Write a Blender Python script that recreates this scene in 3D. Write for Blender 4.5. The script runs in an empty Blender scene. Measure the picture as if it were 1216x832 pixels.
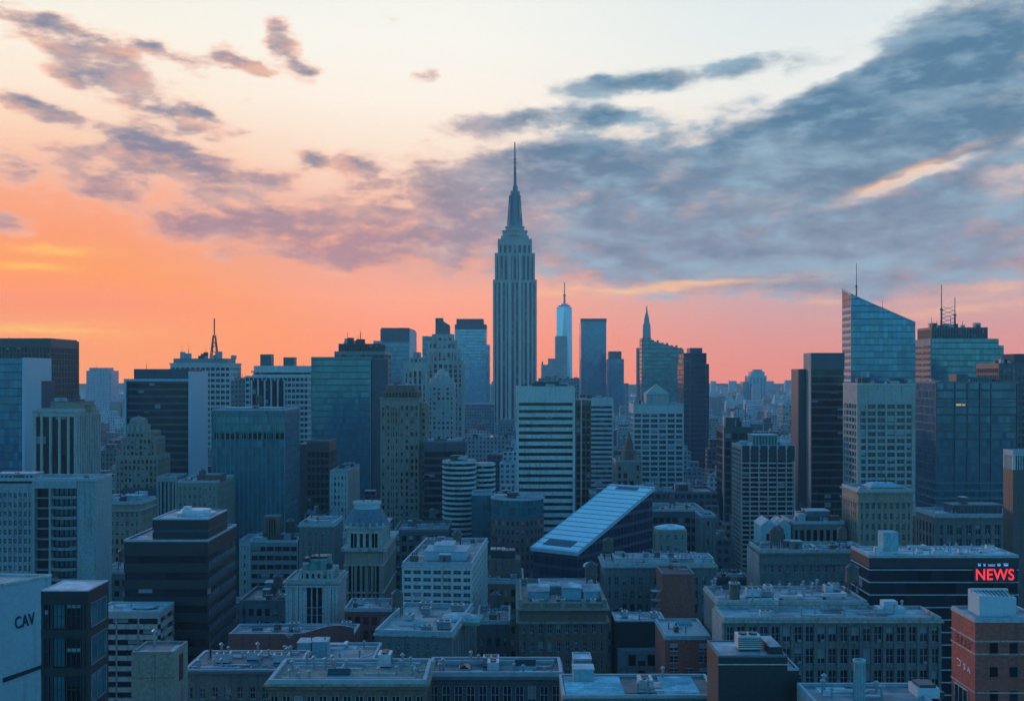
import bpy, math, random
import numpy as np
from mathutils import Vector, Matrix
R = math.radians
rng = random.Random(7)
scene = bpy.context.scene
COL = scene.collection

# ------------------------------------------------------------------ camera
F, EY, CX, CAMH = 1300.0, 443.0, 608.0, 110.0          # focal length and eye level in photo pixels, camera height in metres
cam = bpy.data.objects.new('camera', bpy.data.cameras.new('camera'))
COL.objects.link(cam)
cam.location = (0, 0, CAMH)
cam.rotation_euler = (R(90), 0, 0)
cam.data.sensor_width = 36
cam.data.lens = F * 36 / 1216
cam.data.shift_y = (EY - 416) / 1216
cam.data.clip_start = 1
cam.data.clip_end = 60000
scene.camera = cam

# ------------------------------------------------------------------ view and renderer
vs = scene.view_settings
vs.view_transform = 'Standard'; vs.look = 'None'; vs.gamma = 1; vs.use_curve_mapping = False
vs.exposure = 0.0
cy = scene.cycles
cy.max_bounces = 6; cy.diffuse_bounces = 3; cy.glossy_bounces = 3; cy.transmission_bounces = 2
cy.volume_bounces = 0; cy.caustics_reflective = False; cy.caustics_refractive = False
cy.use_denoising = True

# ------------------------------------------------------------------ sun and sky
SUN_AZ, SUN_EL = -42.0, 7.0
HAZE_END, HAZE_TOP, HAZE_DENS = 5200.0, 470.0, 1.05e-4
HAZE_L = (0.12, 0.23, 0.40)                           # light the air itself gives back, allowed for in the sky colours
sv = Vector((math.sin(R(SUN_AZ)), math.cos(R(SUN_AZ)), math.tan(R(SUN_EL)))).normalized()
sun = bpy.data.objects.new('sun', bpy.data.lights.new('sun', 'SUN'))
COL.objects.link(sun)
sun.data.energy = 1.1; sun.data.color = (1.0, 0.55, 0.36); sun.data.angle = R(1.5)
sun.rotation_euler = sv.to_track_quat('Z', 'Y').to_euler()
sun.location = (-300, 300, 400)

def lin(c):
    return tuple(((v / 255) / 12.92 if v <= 10 else (((v / 255) + 0.055) / 1.055) ** 2.4) for v in c)

class NT:
    """small helper that writes node maths as function calls"""
    def __init__(s, tree):
        s.t = tree; s.L = tree.links
    def n(s, kind, **kw):
        nd = s.t.nodes.new(kind)
        for k, v in kw.items(): setattr(nd, k, v)
        return nd
    def put(s, sock, v):
        if isinstance(v, bpy.types.NodeSocket): s.L.new(v, sock)
        elif v is not None:
            if sock.type == 'RGBA' and len(v) == 3: v = (*v, 1)
            sock.default_value = v
    def m(s, op, a, b=None, c=None, clamp=False):
        nd = s.n('ShaderNodeMath', operation=op, use_clamp=clamp)
        s.put(nd.inputs[0], a); s.put(nd.inputs[1], b); s.put(nd.inputs[2], c)
        return nd.outputs[0]
    def v(s, op, a, b=None):
        nd = s.n('ShaderNodeVectorMath', operation=op)
        s.put(nd.inputs[0], a)
        if b is not None: s.put(nd.inputs[1], b)
        return nd.outputs['Value'] if op in ('LENGTH', 'DOT_PRODUCT') else nd.outputs[0]
    def xyz(s, x, y, z):
        nd = s.n('ShaderNodeCombineXYZ'); s.put(nd.inputs[0], x); s.put(nd.inputs[1], y); s.put(nd.inputs[2], z)
        return nd.outputs[0]
    def sep(s, v):
        nd = s.n('ShaderNodeSeparateXYZ'); s.put(nd.inputs[0], v); return nd.outputs
    def noise(s, vec, scale, detail=4, rough=0.55, lac=2.0, dist=0.0, dims='3D'):
        nd = s.n('ShaderNodeTexNoise', noise_dimensions=dims)
        s.put(nd.inputs['Vector'], vec); nd.inputs['Scale'].default_value = scale
        nd.inputs['Detail'].default_value = detail; nd.inputs['Roughness'].default_value = rough
        nd.inputs['Lacunarity'].default_value = lac; nd.inputs['Distortion'].default_value = dist
        return nd.outputs
    def white(s, vec):
        nd = s.n('ShaderNodeTexWhiteNoise', noise_dimensions='3D'); s.put(nd.inputs['Vector'], vec); return nd.outputs
    def ramp(s, fac, stops, interp='LINEAR'):
        nd = s.n('ShaderNodeValToRGB'); cr = nd.color_ramp; cr.interpolation = interp
        while len(cr.elements) < len(stops): cr.elements.new(0.5)
        for e, (p, c) in zip(cr.elements, stops): e.position = p; e.color = (*c, 1)
        s.put(nd.inputs[0], fac); return nd.outputs[0]
    def mix(s, f, a, b, mode='MIX'):
        nd = s.n('ShaderNodeMix', data_type='RGBA', blend_type=mode)
        s.put(nd.inputs[0], f); s.put(nd.inputs[6], a); s.put(nd.inputs[7], b)
        return nd.outputs[2]
    def smooth(s, x, a, b):
        nd = s.n('ShaderNodeMapRange', interpolation_type='SMOOTHSTEP')
        s.put(nd.inputs[0], x); nd.inputs[1].default_value = a; nd.inputs[2].default_value = b
        return nd.outputs[0]
    def rng(s, x, a, b, c, d):
        nd = s.n('ShaderNodeMapRange'); s.put(nd.inputs[0], x)
        for i, q in enumerate((a, b, c, d)): nd.inputs[1 + i].default_value = q
        return nd.outputs[0]

def sky_dir(px, py):
    """photo pixel -> (sine of azimuth, slope of elevation)"""
    u = (px - CX) / F
    return u / math.sqrt(1 + u * u), (EY - py) / F / math.sqrt(1 + u * u)

world = bpy.data.worlds.new('World'); scene.world = world; world.use_nodes = True
world.cycles.sampling_method = 'MANUAL'; world.cycles.sample_map_resolution = 512
wt = world.node_tree; wt.nodes.clear(); W = NT(wt)
gen = W.n('ShaderNodeTexCoord').outputs['Generated']
dx, dy, dz = W.sep(W.v('NORMALIZE', gen))
hyp = W.m('SQRT', W.m('ADD', W.m('MULTIPLY', dx, dx), W.m('MULTIPLY', dy, dy)))
hyp = W.m('MAXIMUM', hyp, 0.02)
S = W.m('DIVIDE', dx, hyp)                              # sine of azimuth
C = W.m('DIVIDE', dy, hyp)                              # cosine of azimuth
V = W.m('DIVIDE', dz, hyp)                              # slope of elevation
VM = 0.36
vpos = W.m('DIVIDE', V, VM, clamp=True)
def column(rows):
    return [(min(max(((EY - y) / F) / VM, 0), 1), lin(c)) for y, c in rows]
left = W.ramp(vpos, column([(443, (252,160,92)), (400, (255,162,78)), (365, (253,152,82)), (325, (253,160,104)), (285, (251,160,120)),
                            (235, (250,172,140)), (190, (251,205,176)), (130, (253,232,212)), (60, (251,243,228)), (0, (243,241,231))]))
mid = W.ramp(vpos, column([(443, (250,148,124)), (400, (252,155,130)), (355, (250,166,142)), (310, (232,170,158)), (250, (244,196,176)),
                           (190, (251,226,206)), (120, (253,242,229)), (50, (249,246,238)), (0, (245,245,238))]))
right = W.ramp(vpos, column([(443, (228,144,138)), (405, (220,152,150)), (355, (200,165,170)), (310, (180,170,182)), (250, (205,192,190)),
                             (200, (238,216,202)), (120, (238,238,234)), (50, (228,236,236)), (0, (224,234,236))]))
sL, sR = sky_dir(60, 443)[0], sky_dir(1150, 443)[0]
base = W.mix(W.smooth(S, sL, -0.08), left, mid)
base = W.mix(W.smooth(S, -0.08, sR * 0.7), base, right)
# clouds: broad masses placed by direction, broken up by noise
wob = W.noise(W.xyz(W.m('MULTIPLY', S, 1.0), W.m('MULTIPLY', V, 2.2), 0.0), 14.0, 4, 0.6)
wv = W.sep(wob[1])
Sd = W.m('ADD', S, W.m('MULTIPLY', W.m('SUBTRACT', wv[0], 0.5), 0.034))
Vd = W.m('ADD', V, W.m('MULTIPLY', W.m('SUBTRACT', wv[1], 0.5), 0.022))
def blobs(items):
    tot = None
    for px, py, a, b, rot, w in items:
        s0, v0 = sky_dir(px, py)
        ca, sa = math.cos(R(rot)), math.sin(R(rot))
        du = W.m('SUBTRACT', Sd, s0); dv = W.m('SUBTRACT', Vd, v0)
        p = W.m('MULTIPLY_ADD', du, ca * F / a, W.m('MULTIPLY', dv, sa * F / a))
        q = W.m('MULTIPLY_ADD', du, -sa * F / b, W.m('MULTIPLY', dv, ca * F / b))
        e = W.m('MULTIPLY', W.m('POWER', 2.7183, W.m('MULTIPLY', W.m('MULTIPLY_ADD', p, p, W.m('MULTIPLY', q, q)), -1.0)), w)
        tot = e if tot is None else W.m('ADD', tot, e)
    return tot
B = blobs([(1175,80,120,75,30,1.3), (1080,110,120,52,24,1.0), (985,150,130,50,12,1.1), (1140,165,110,34,8,1.0), (800,212,190,44,3,1.15), (960,200,120,40,0,.8), (610,215,110,34,4,1.05),
           (580,146,72,15,8,1.0), (660,185,90,16,3,.6), (745,98,110,13,5,.62), (880,82,70,14,10,.55), (705,140,60,13,4,.65), (930,292,360,40,0,.95), (1020,330,280,24,0,.6), (1150,262,150,30,4,.75), (690,272,170,28,0,.75),
           (1090,208,95,9,17,-1.3), (960,222,34,7,10,-.5), (830,168,60,9,10,-.5), (980,88,60,12,25,-.5),
           (95,72,46,24,-14,1.7), (142,90,48,24,-20,1.8), (56,25,30,11,-6,.95), (10,20,22,24,0,.7), (110,45,24,7,-10,.6), (180,52,30,10,-8,.85), (215,68,34,10,-22,.75), (262,66,26,13,-14,.95), (300,80,26,9,-24,.9), (330,45,18,24,10,1.4), (352,78,24,12,-30,1.2),
           (200,128,42,13,-4,1.4), (245,138,26,7,-20,.7), (28,124,46,11,-14,1.0), (75,140,40,10,-10,.7), (150,152,70,10,0,.7), (225,155,24,7,-4,.7), (175,172,26,13,-20,1.4), (215,190,36,13,-14,1.5),
           (2,262,24,12,-12,1.0), (125,231,30,8,-6,.85), (285,262,76,13,3,1.25), (360,268,78,16,-3,1.4), (430,255,50,14,0,.55), (430,294,130,18,0,.95), (330,305,60,10,0,.5), (325,218,28,13,-8,.95), (262,235,22,7,0,.7), (255,170,14,5,0,.6), (282,162,14,6,0,.6),
           (374,190,18,12,-25,1.0), (506,93,18,8,28,.9), (440,190,42,13,5,.75), (460,25,26,12,-5,.3), (250,218,270,40,0,.5), (90,195,150,26,0,.6), (540,252,90,26,0,.6), (440,300,130,18,0,.3), (298,123,12,6,0,.6)])
fb = W.noise(W.xyz(W.m('MULTIPLY', S, 1.0), W.m('MULTIPLY', V, 2.3), 3.7), 24.0, 9, 0.60)[0]
fb2 = W.noise(W.xyz(W.m('ADD', S, -0.012), W.m('MULTIPLY', W.m('ADD', V, -0.010), 2.3), 3.7), 24.0, 5, 0.60)[0]
fm = W.noise(W.xyz(S, W.m('MULTIPLY', V, 1.7), 11.3), 8.0, 3, 0.5)[0]
Bs = W.m('MULTIPLY', W.m('SUBTRACT', 1.0, W.m('POWER', 2.71828, W.m('MULTIPLY', W.m('MULTIPLY', W.m('MAXIMUM', B, 0.0), W.m('MULTIPLY_ADD', W.smooth(S, -0.16, 0.10), 0.45, 1.0)), -1.25))), 1.02)
den = W.m('ADD', Bs, W.m('MULTIPLY_ADD', W.m('SUBTRACT', fb, 0.5), W.m('MULTIPLY_ADD', W.smooth(S, -0.10, 0.12), -0.65, 1.9), W.m('MULTIPLY', W.m('SUBTRACT', fm, 0.5), 0.9)))
cover = W.m('MULTIPLY', W.smooth(den, 0.24, 0.70), W.smooth(B, 0.04, 0.3))
thick = W.smooth(den, 0.42, 0.95)
relief = W.m('MULTIPLY', W.m('SUBTRACT', fb, fb2), 2.2)
highf = W.smooth(V, 0.085, 0.24)                        # high or low in the sky
rightf = W.smooth(S, -0.16, 0.10)
edge = W.mix(rightf, W.mix(highf, lin((248,166,138)), lin((252,214,192))), W.mix(highf, lin((214,168,166)), lin((196,204,210))))
core = W.mix(rightf, W.mix(highf, lin((182,142,152)), lin((126,134,158))), W.mix(highf, lin((140,152,174)), lin((78,122,154))))
ccol = W.mix(thick, edge, core)
fl_ = W.noise(W.xyz(S, W.m('MULTIPLY', V, 2.6), 21.0), 11.0, 4, 0.55)[0]
ccol = W.mix(W.m('MULTIPLY', W.smooth(fl_, 0.46, 0.72), 0.65), ccol, W.mix(rightf, lin((214, 178, 172)), lin((150, 178, 198))))
ccol = W.mix(W.m('ADD', relief, 0.0, clamp=True), ccol, W.mix(rightf, lin((255,190,160)), lin((150,182,202))))
ccol = W.mix(W.m('MULTIPLY', W.m('MULTIPLY', relief, -0.8, clamp=True), W.m('MULTIPLY_ADD', rightf, 0.75, 0.25)), ccol, lin((74,114,146)))
sky = W.mix(W.m('MULTIPLY', cover, 0.96), base, ccol)
# thin burning streaks low over the skyline
st = blobs([(800,338,150,6,2,.9), (700,345,60,6,0,.5), (62,294,42,5,1,.9), (34,315,40,5,0,.8), (20,390,90,9,0,.9), (1190,340,60,5,8,.6), (980,357,26,3,0,.6), (1150,366,110,6,4,.5), (1080,205,70,5,20,.8)])
stn = W.noise(W.xyz(W.m('MULTIPLY', S, 1.0), W.m('MULTIPLY', V, 9.0), 8.0), 12.0, 5, 0.6)[0]
stf = W.m('MULTIPLY', st, W.smooth(stn, 0.34, 0.6), clamp=True)
sky = W.mix(W.m('MULTIPLY', stf, 0.8), sky, W.mix(rightf, lin((255,205,110)), lin((255,196,150))))
# what the air between takes away and gives back is allowed for, so that the sky seen through it keeps these colours
path = W.m('MINIMUM', W.m('DIVIDE', HAZE_TOP - CAMH, W.m('MAXIMUM', V, 0.0001)), HAZE_END)
trans = W.m('POWER', 2.71828, W.m('MULTIPLY', path, -HAZE_DENS))
inv = W.m('SUBTRACT', 1.0, trans)
sky = W.v('MAXIMUM', W.v('SUBTRACT', sky, W.v('MULTIPLY', W.xyz(inv, inv, inv), HAZE_L)), (.003, .003, .003))
sky = W.v('DIVIDE', sky, W.xyz(trans, trans, trans))
# dusk light from overhead and behind
nish = W.n('ShaderNodeTexSky', sky_type='NISHITA', sun_disc=False)
nish.sun_elevation = R(SUN_EL); nish.sun_rotation = R(SUN_AZ); nish.altitude = 100
nish.air_density = 1.0; nish.dust_density = 0.6; nish.ozone_density = 3.0
NISH_STRENGTH = 0.15
zen = W.m('MULTIPLY_ADD', W.smooth(V, 0.6, 2.5), 1.0, 1.0)
dusk = W.v('MULTIPLY', W.mix(1.0, nish.outputs[0], (0.74, 2.2, 2.95), 'MULTIPLY'), W.xyz(W.m('POWER', zen, 0.5), zen, W.m('POWER', zen, 0.6)))
front = W.m('MULTIPLY', W.smooth(C, 0.25, 0.80), W.m('SUBTRACT', 1.0, W.smooth(V, 0.36, 0.48)))
bg_front = W.n('ShaderNodeBackground'); W.put(bg_front.inputs[0], sky); bg_front.inputs[1].default_value = 1.0
bg_dusk = W.n('ShaderNodeBackground'); W.put(bg_dusk.inputs[0], dusk); bg_dusk.inputs[1].default_value = NISH_STRENGTH
ms = W.n('ShaderNodeMixShader'); W.put(ms.inputs[0], front); W.L.new(bg_dusk.outputs[0], ms.inputs[1]); W.L.new(bg_front.outputs[0], ms.inputs[2])
wo = W.n('ShaderNodeOutputWorld'); W.L.new(ms.outputs[0], wo.inputs[0])

# ------------------------------------------------------------------ materials
MATS = {}
def new_mat(name):
    m = bpy.data.materials.new(name); m.use_nodes = True; MATS[name] = m
    t = m.node_tree; t.nodes.clear(); n = NT(t)
    b = n.n('ShaderNodeBsdfPrincipled'); o = n.n('ShaderNodeOutputMaterial'); n.L.new(b.outputs[0], o.inputs[0])
    return m, n, b

def wall_mat(name, col, var=0.55, rough=0.85, stain=0.55, grain=1.5, brick=False, warm=0.12):
    """masonry, concrete or paint with blotches, vertical dirt runs and fine grain"""
    m, n, b = new_mat(name)
    oc = n.n('ShaderNodeTexCoord').outputs['Object']
    info = n.n('ShaderNodeObjectInfo')
    oc = n.v('ADD', oc, n.xyz(n.m('MULTIPLY', info.outputs['Random'], 90.0), 0, 0))
    big = n.noise(oc, 0.05, 3, 0.6)[0]
    x, y, z = n.sep(oc)
    runs = n.noise(n.xyz(n.m('MULTIPLY', x, 0.9), n.m('MULTIPLY', y, 0.9), n.m('MULTIPLY', z, 0.06)), 1.0, 4, 0.65)[0]
    fine = n.noise(oc, 1.7, 4, 0.7)[0]
    k = n.m('MULTIPLY_ADD', big, var, 1.0 - var * 0.5)
    k = n.m('MULTIPLY', k, n.rng(fine, 0.25, 0.75, 1 - 0.27 * grain, 1 + 0.27 * grain))
    k = n.m('MULTIPLY', k, n.rng(n.smooth(runs, 0.5, 0.72), 0, 1, 1.0, 1.0 - stain))
    c2 = (col[0] * (1 + warm), col[1], col[2] * (1 - warm))
    c = n.mix(n.smooth(n.noise(oc, 0.21, 2)[0], 0.35, 0.65), col, c2)
    if brick:
        bt = n.n('ShaderNodeTexBrick'); u = n.m('ADD', x, y)
        n.put(bt.inputs['Vector'], n.xyz(u, z, 0)); bt.inputs['Scale'].default_value = 1.0
        bt.inputs['Brick Width'].default_value = 0.5; bt.inputs['Row Height'].default_value = 0.17; bt.inputs['Mortar Size'].default_value = 0.02
        n.put(bt.inputs['Color1'], (1, 1, 1)); n.put(bt.inputs['Color2'], (.62, .62, .62)); n.put(bt.inputs['Mortar'], (1.3, 1.35, 1.4))
        c = n.mix(1.0, c, bt.outputs[0], 'MULTIPLY')
    n.put(b.inputs['Base Color'], n.mix(1.0, c, n.xyz(k, k, k), 'MULTIPLY'))
    b.inputs['Roughness'].default_value = rough
    bp = n.n('ShaderNodeBump'); bp.inputs['Strength'].default_value = 0.35; bp.inputs['Distance'].default_value = 0.12
    n.put(bp.inputs['Height'], fine); n.L.new(bp.outputs[0], b.inputs['Normal'])
    return m

def glass_mat(name, col, var=0.6, blind_glints=0.15, blind_glint_col=(.30, .31, .30), rough=0.08, metal=0.0, tilt=0.012, lines=None, line_col=(.1, .1, .1),
              lit=0.0, spec=0.6, wave=0.005):
    """glazing cell by cell: tints, pale cells as drawn blind and painted reflection, slightly uneven panes; lines=(u, v) paints the bars or walls between the cells"""
    m, n, b = new_mat(name)
    uv = n.n('ShaderNodeTexCoord').outputs['UV']
    info = n.n('ShaderNodeObjectInfo').outputs['Random']
    u, v, _ = n.sep(uv)
    cell = n.xyz(n.m('FLOOR', u), n.m('FLOOR', v), n.m('MULTIPLY', info, 57.0))
    w1 = n.white(cell); w2 = n.white(n.v('ADD', cell, (31.7, 11.1, 5.0)))
    r, g, bl = n.sep(w1[1])
    lo = tuple(c * (1 - var) for c in col); hi = tuple(c * (1 + var) for c in col)
    c = n.mix(r, lo, hi)
    bm_ = n.m('GREATER_THAN', g, 1 - blind_glints)
    fv = n.m('FRACT', v)
    bm_ = n.m('MULTIPLY', bm_, n.m('GREATER_THAN', fv, n.m('MULTIPLY', bl, 0.9)))
    c = n.mix(n.m('MULTIPLY', bm_, 0.75), c, blind_glint_col)
    ro = n.rng(w2[0], 0, 1, rough, rough + 0.12)
    mt = metal
    if lines:
        fu = n.m('FRACT', u)
        lu = n.m('MAXIMUM', n.m('LESS_THAN', fu, lines[0] / 2), n.m('GREATER_THAN', fu, 1 - lines[0] / 2))
        lv = n.m('LESS_THAN', fv, lines[1])
        ln = n.m('MAXIMUM', lu, lv)
        oc = n.n('ShaderNodeTexCoord').outputs['Object']
        nz = n.rng(n.noise(oc, 0.07, 4, 0.65)[0], 0.25, 0.75, 0.7, 1.3)
        c = n.mix(ln, c, n.mix(1.0, line_col, n.xyz(nz, nz, nz), 'MULTIPLY'))
        ro = n.m('MAXIMUM', ro, n.m('MULTIPLY', ln, 0.7))
        mt = n.m('MULTIPLY', n.m('SUBTRACT', 1.0, ln), metal)
    n.put(b.inputs['Base Color'], c); n.put(b.inputs['Roughness'], ro); n.put(b.inputs['Metallic'], mt)
    b.inputs['Specular IOR Level'].default_value = spec
    geo = n.n('ShaderNodeNewGeometry').outputs['Normal']
    oc2 = n.n('ShaderNodeTexCoord').outputs['Object']
    wob = n.v('MULTIPLY', n.v('SUBTRACT', n.noise(oc2, 0.16, 2)[1], (.5, .5, .5)), (wave * 4,) * 3)
    tl = n.v('MULTIPLY', n.v('SUBTRACT', w2[1], (.5, .5, .5)), (tilt * 2,) * 3)
    n.put(b.inputs['Normal'], n.v('NORMALIZE', n.v('ADD', geo, n.v('ADD', tl, wob))))
    if lit:
        k = n.m('MULTIPLY', n.m('GREATER_THAN', w2[0], 1 - lit), n.m('MULTIPLY_ADD', bl, 0.5, 0.2))
        if lines: k = n.m('MULTIPLY', k, n.m('SUBTRACT', 1.0, ln))
        n.put(b.inputs['Emission Color'], (1.0, 0.62, 0.25)); n.put(b.inputs['Emission Strength'], k)
    return m

def roof_mat(name, col, var=0.75):
    m, n, b = new_mat(name)
    oc = n.n('ShaderNodeTexCoord').outputs['Object']
    info = n.n('ShaderNodeObjectInfo').outputs['Random']
    oc = n.v('ADD', oc, n.xyz(n.m('MULTIPLY', info, 70.0), n.m('MULTIPLY', info, 31.0), 0))
    x, y, z = n.sep(oc)
    patch = n.n('ShaderNodeTexVoronoi', distance='CHEBYCHEV'); n.put(patch.inputs['Vector'], n.xyz(n.m('MULTIPLY', x, 0.22), n.m('MULTIPLY', y, 0.3), 0)); patch.inputs['Scale'].default_value = 1
    pr = n.sep(patch.outputs['Color'])[0]
    stain = n.noise(oc, 0.35, 5, 0.65)[0]; fine = n.noise(oc, 3.0, 4, 0.7)[0]
    k = n.m('MULTIPLY', n.rng(pr, 0, 1, 1 - var * .6, 1 + var * 0.5), n.rng(stain, 0.3, 0.7, 1 - var * .7, 1 + var * 0.5))
    k = n.m('MULTIPLY', k, n.rng(fine, 0.3, 0.7, 0.75, 1.2))
    seam = n.m('LESS_THAN', n.m('FRACT', n.m('MULTIPLY', y, 0.8)), 0.05)
    k = n.m('MULTIPLY', k, n.m('MULTIPLY_ADD', seam, -0.35, 1.0))
    n.put(b.inputs['Base Color'], n.mix(1.0, col, n.xyz(k, k, k), 'MULTIPLY'))
    b.inputs['Roughness'].default_value = 0.55
    bp = n.n('ShaderNodeBump'); bp.inputs['Strength'].default_value = 0.4; bp.inputs['Distance'].default_value = 0.1
    n.put(bp.inputs['Height'], fine); n.L.new(bp.outputs[0], b.inputs['Normal'])
    return m

def plain_mat(name, col, rough=0.5, metal=0.0, emit=0.0):
    m, n, b = new_mat(name)
    oc = n.n('ShaderNodeTexCoord').outputs['Object']
    f = n.rng(n.noise(oc, 0.9, 4, 0.7)[0], 0.3, 0.7, 0.75, 1.2)
    n.put(b.inputs['Base Color'], n.mix(1.0, col, n.xyz(f, f, f), 'MULTIPLY'))
    b.inputs['Roughness'].default_value = rough; b.inputs['Metallic'].default_value = metal
    if emit:
        n.put(b.inputs['Emission Color'], col); b.inputs['Emission Strength'].default_value = emit
    return m

wall_mat('limestone', (.36, .34, .31)); wall_mat('grey_stone', (.15, .15, .143)); wall_mat('tan_stone', (.29, .225, .175)); wall_mat('brown_stone', (.17, .105, .08))
wall_mat('pale_concrete', (.44, .44, .42), stain=.35); wall_mat('white_paint', (.66, .67, .66), var=.15, stain=.18, grain=.3, warm=.0)
wall_mat('white_concrete', (.48, .48, .46), var=.35, stain=.4); wall_mat('tan_concrete', (.23, .205, .17), stain=.45)
wall_mat('brown_brick', (.15, .095, .075), brick=True); wall_mat('red_brick', (.36, .085, .06), brick=True, stain=.35); wall_mat('dull_red', (.24, .065, .055), stain=.3)
wall_mat('dark_stone', (.075, .075, .08)); wall_mat('black_panel', (.016, .018, .023), rough=.6, stain=.2); wall_mat('brown_panel', (.085, .062, .06), rough=.5)
wall_mat('navy_panel', (.045, .06, .085), rough=.4); wall_mat('grey_panel', (.17, .19, .20), rough=.5, stain=.2); wall_mat('pink_stone_warm_light', (.40, .30, .27)); wall_mat('roof_panel', (.64, .66, .66), var=.25, stain=.15, grain=.5, warm=0)  # the pink is stone, and also painted warm sunlight on left flanks
wall_mat('pale_panel', (.40, .46, .48), var=.15, stain=.12, grain=.3, rough=.45, warm=0); wall_mat('greened_copper', (.13, .26, .24)); wall_mat('blue_slate', (.09, .15, .19))
wall_mat('teal_paint', (.20, .36, .40), stain=.3); wall_mat('hotel_wall', (.25, .29, .30), stain=.35); wall_mat('sign_wall', (.33, .38, .40), var=.2, stain=.3, grain=.6, warm=0)
glass_mat('window_glass', (.018, .028, .036), blind_glints=.38, var=.8, spec=.4, blind_glint_col=(.36, .40, .40)); glass_mat('dark_glass', (.009, .013, .02), blind_glints=.10, var=.6, spec=.35)  # pale cells are blinds and also bright reflections put into the colour
glass_mat('ribbon_glass', (.014, .022, .03), blind_glints=.2, spec=.4, blind_glint_col=(.16, .18, .19))
glass_mat('teal_glass', (.04, .19, .24), var=.2, blind_glints=.03, blind_glint_col=(.10, .2, .22), metal=.35, lines=(.07, .16), line_col=(.025, .07, .085))
glass_mat('green_glass', (.035, .17, .19), var=.3, blind_glints=.05, blind_glint_col=(.08, .16, .17), metal=.3, lines=(.10, .22), line_col=(.04, .10, .11))
glass_mat('blue_glass', (.04, .17, .27), var=.22, blind_glints=.03, blind_glint_col=(.07, .15, .2), metal=.45, lines=(.06, .12), line_col=(.02, .055, .09))
glass_mat('navy_glass', (.012, .028, .055), var=.4, blind_glints=.03, blind_glint_col=(.04, .06, .09), metal=.15, lines=(.06, .30), line_col=(.030, .042, .062))
glass_mat('sky_glass', (.16, .38, .48), var=.2, blind_glints=.06, blind_glint_col=(.3, .45, .5), metal=.3, lines=(.12, .28), line_col=(.10, .24, .31))  # lightened glass, with distance haze put into the colour
glass_mat('cyan_glass', (.20, .50, .58), var=.12, blind_glints=.02, metal=.4, lines=(.05, .14), line_col=(.14, .38, .46))  # pale cyan carries the fading of far air in the glass colour
glass_mat('lit_glass', (.03, .12, .18), var=.28, blind_glints=.05, blind_glint_col=(.09, .18, .2), metal=.3, lines=(.09, .18), line_col=(.03, .075, .09), lit=0)
glass_mat('far_stone', (.04, .06, .075), var=.5, blind_glints=.2, lines=(.5, .45), line_col=(.30, .28, .26))
glass_mat('far_tan', (.05, .06, .07), var=.5, blind_glints=.2, lines=(.5, .5), line_col=(.26, .20, .17))
glass_mat('far_grey', (.035, .05, .065), var=.5, blind_glints=.2, lines=(.4, .5), line_col=(.17, .18, .185))
glass_mat('far_white', (.05, .075, .09), var=.5, blind_glints=.25, lines=(.45, .5), line_col=(.48, .48, .46))
glass_mat('far_dark', (.02, .03, .045), var=.5, blind_glints=.1, lines=(.3, .4), line_col=(.07, .075, .085))
glass_mat('far_brick', (.03, .04, .05), var=.5, blind_glints=.2, lines=(.55, .5), line_col=(.19, .09, .075))
glass_mat('far_haze_tint', (.10, .12, .15), var=.3, blind_glints=.2, lines=(.4, .45), line_col=(.40, .36, .38))  # wall tone paled, the brightness of hazy air painted in
roof_mat('pale_roof', (.31, .335, .345)); roof_mat('grey_roof', (.20, .22, .225)); roof_mat('dark_roof', (.085, .09, .095)); roof_mat('bright_roof', (.50, .54, .55), var=.5)
plain_mat('coping', (.33, .35, .36), .6); plain_mat('dark_coping', (.12, .12, .13), .6); plain_mat('steel', (.35, .37, .39), .4, .6); plain_mat('dark_steel', (.05, .055, .06), .45, .4); plain_mat('mast_metal', (.14, .16, .17), .5, .2)
plain_mat('duct_metal', (.48, .50, .52), .45, .4); plain_mat('machine_grey', (.30, .33, .35), .5, .1); plain_mat('tank_wood', (.12, .085, .065), .8)
plain_mat('red_light', (1.0, .03, .04), .5, 0, 1.15); plain_mat('blue_mark', (.35, .6, 1.0), .5, 0, .35); plain_mat('ink', (.012, .014, .03), .5); plain_mat('white_mark', (.75, .75, .74), .6)
plain_mat('line_white', (.40, .42, .44), .5); plain_mat('amber_light', (1.0, .55, .15), .5, 0, .4)

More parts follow.
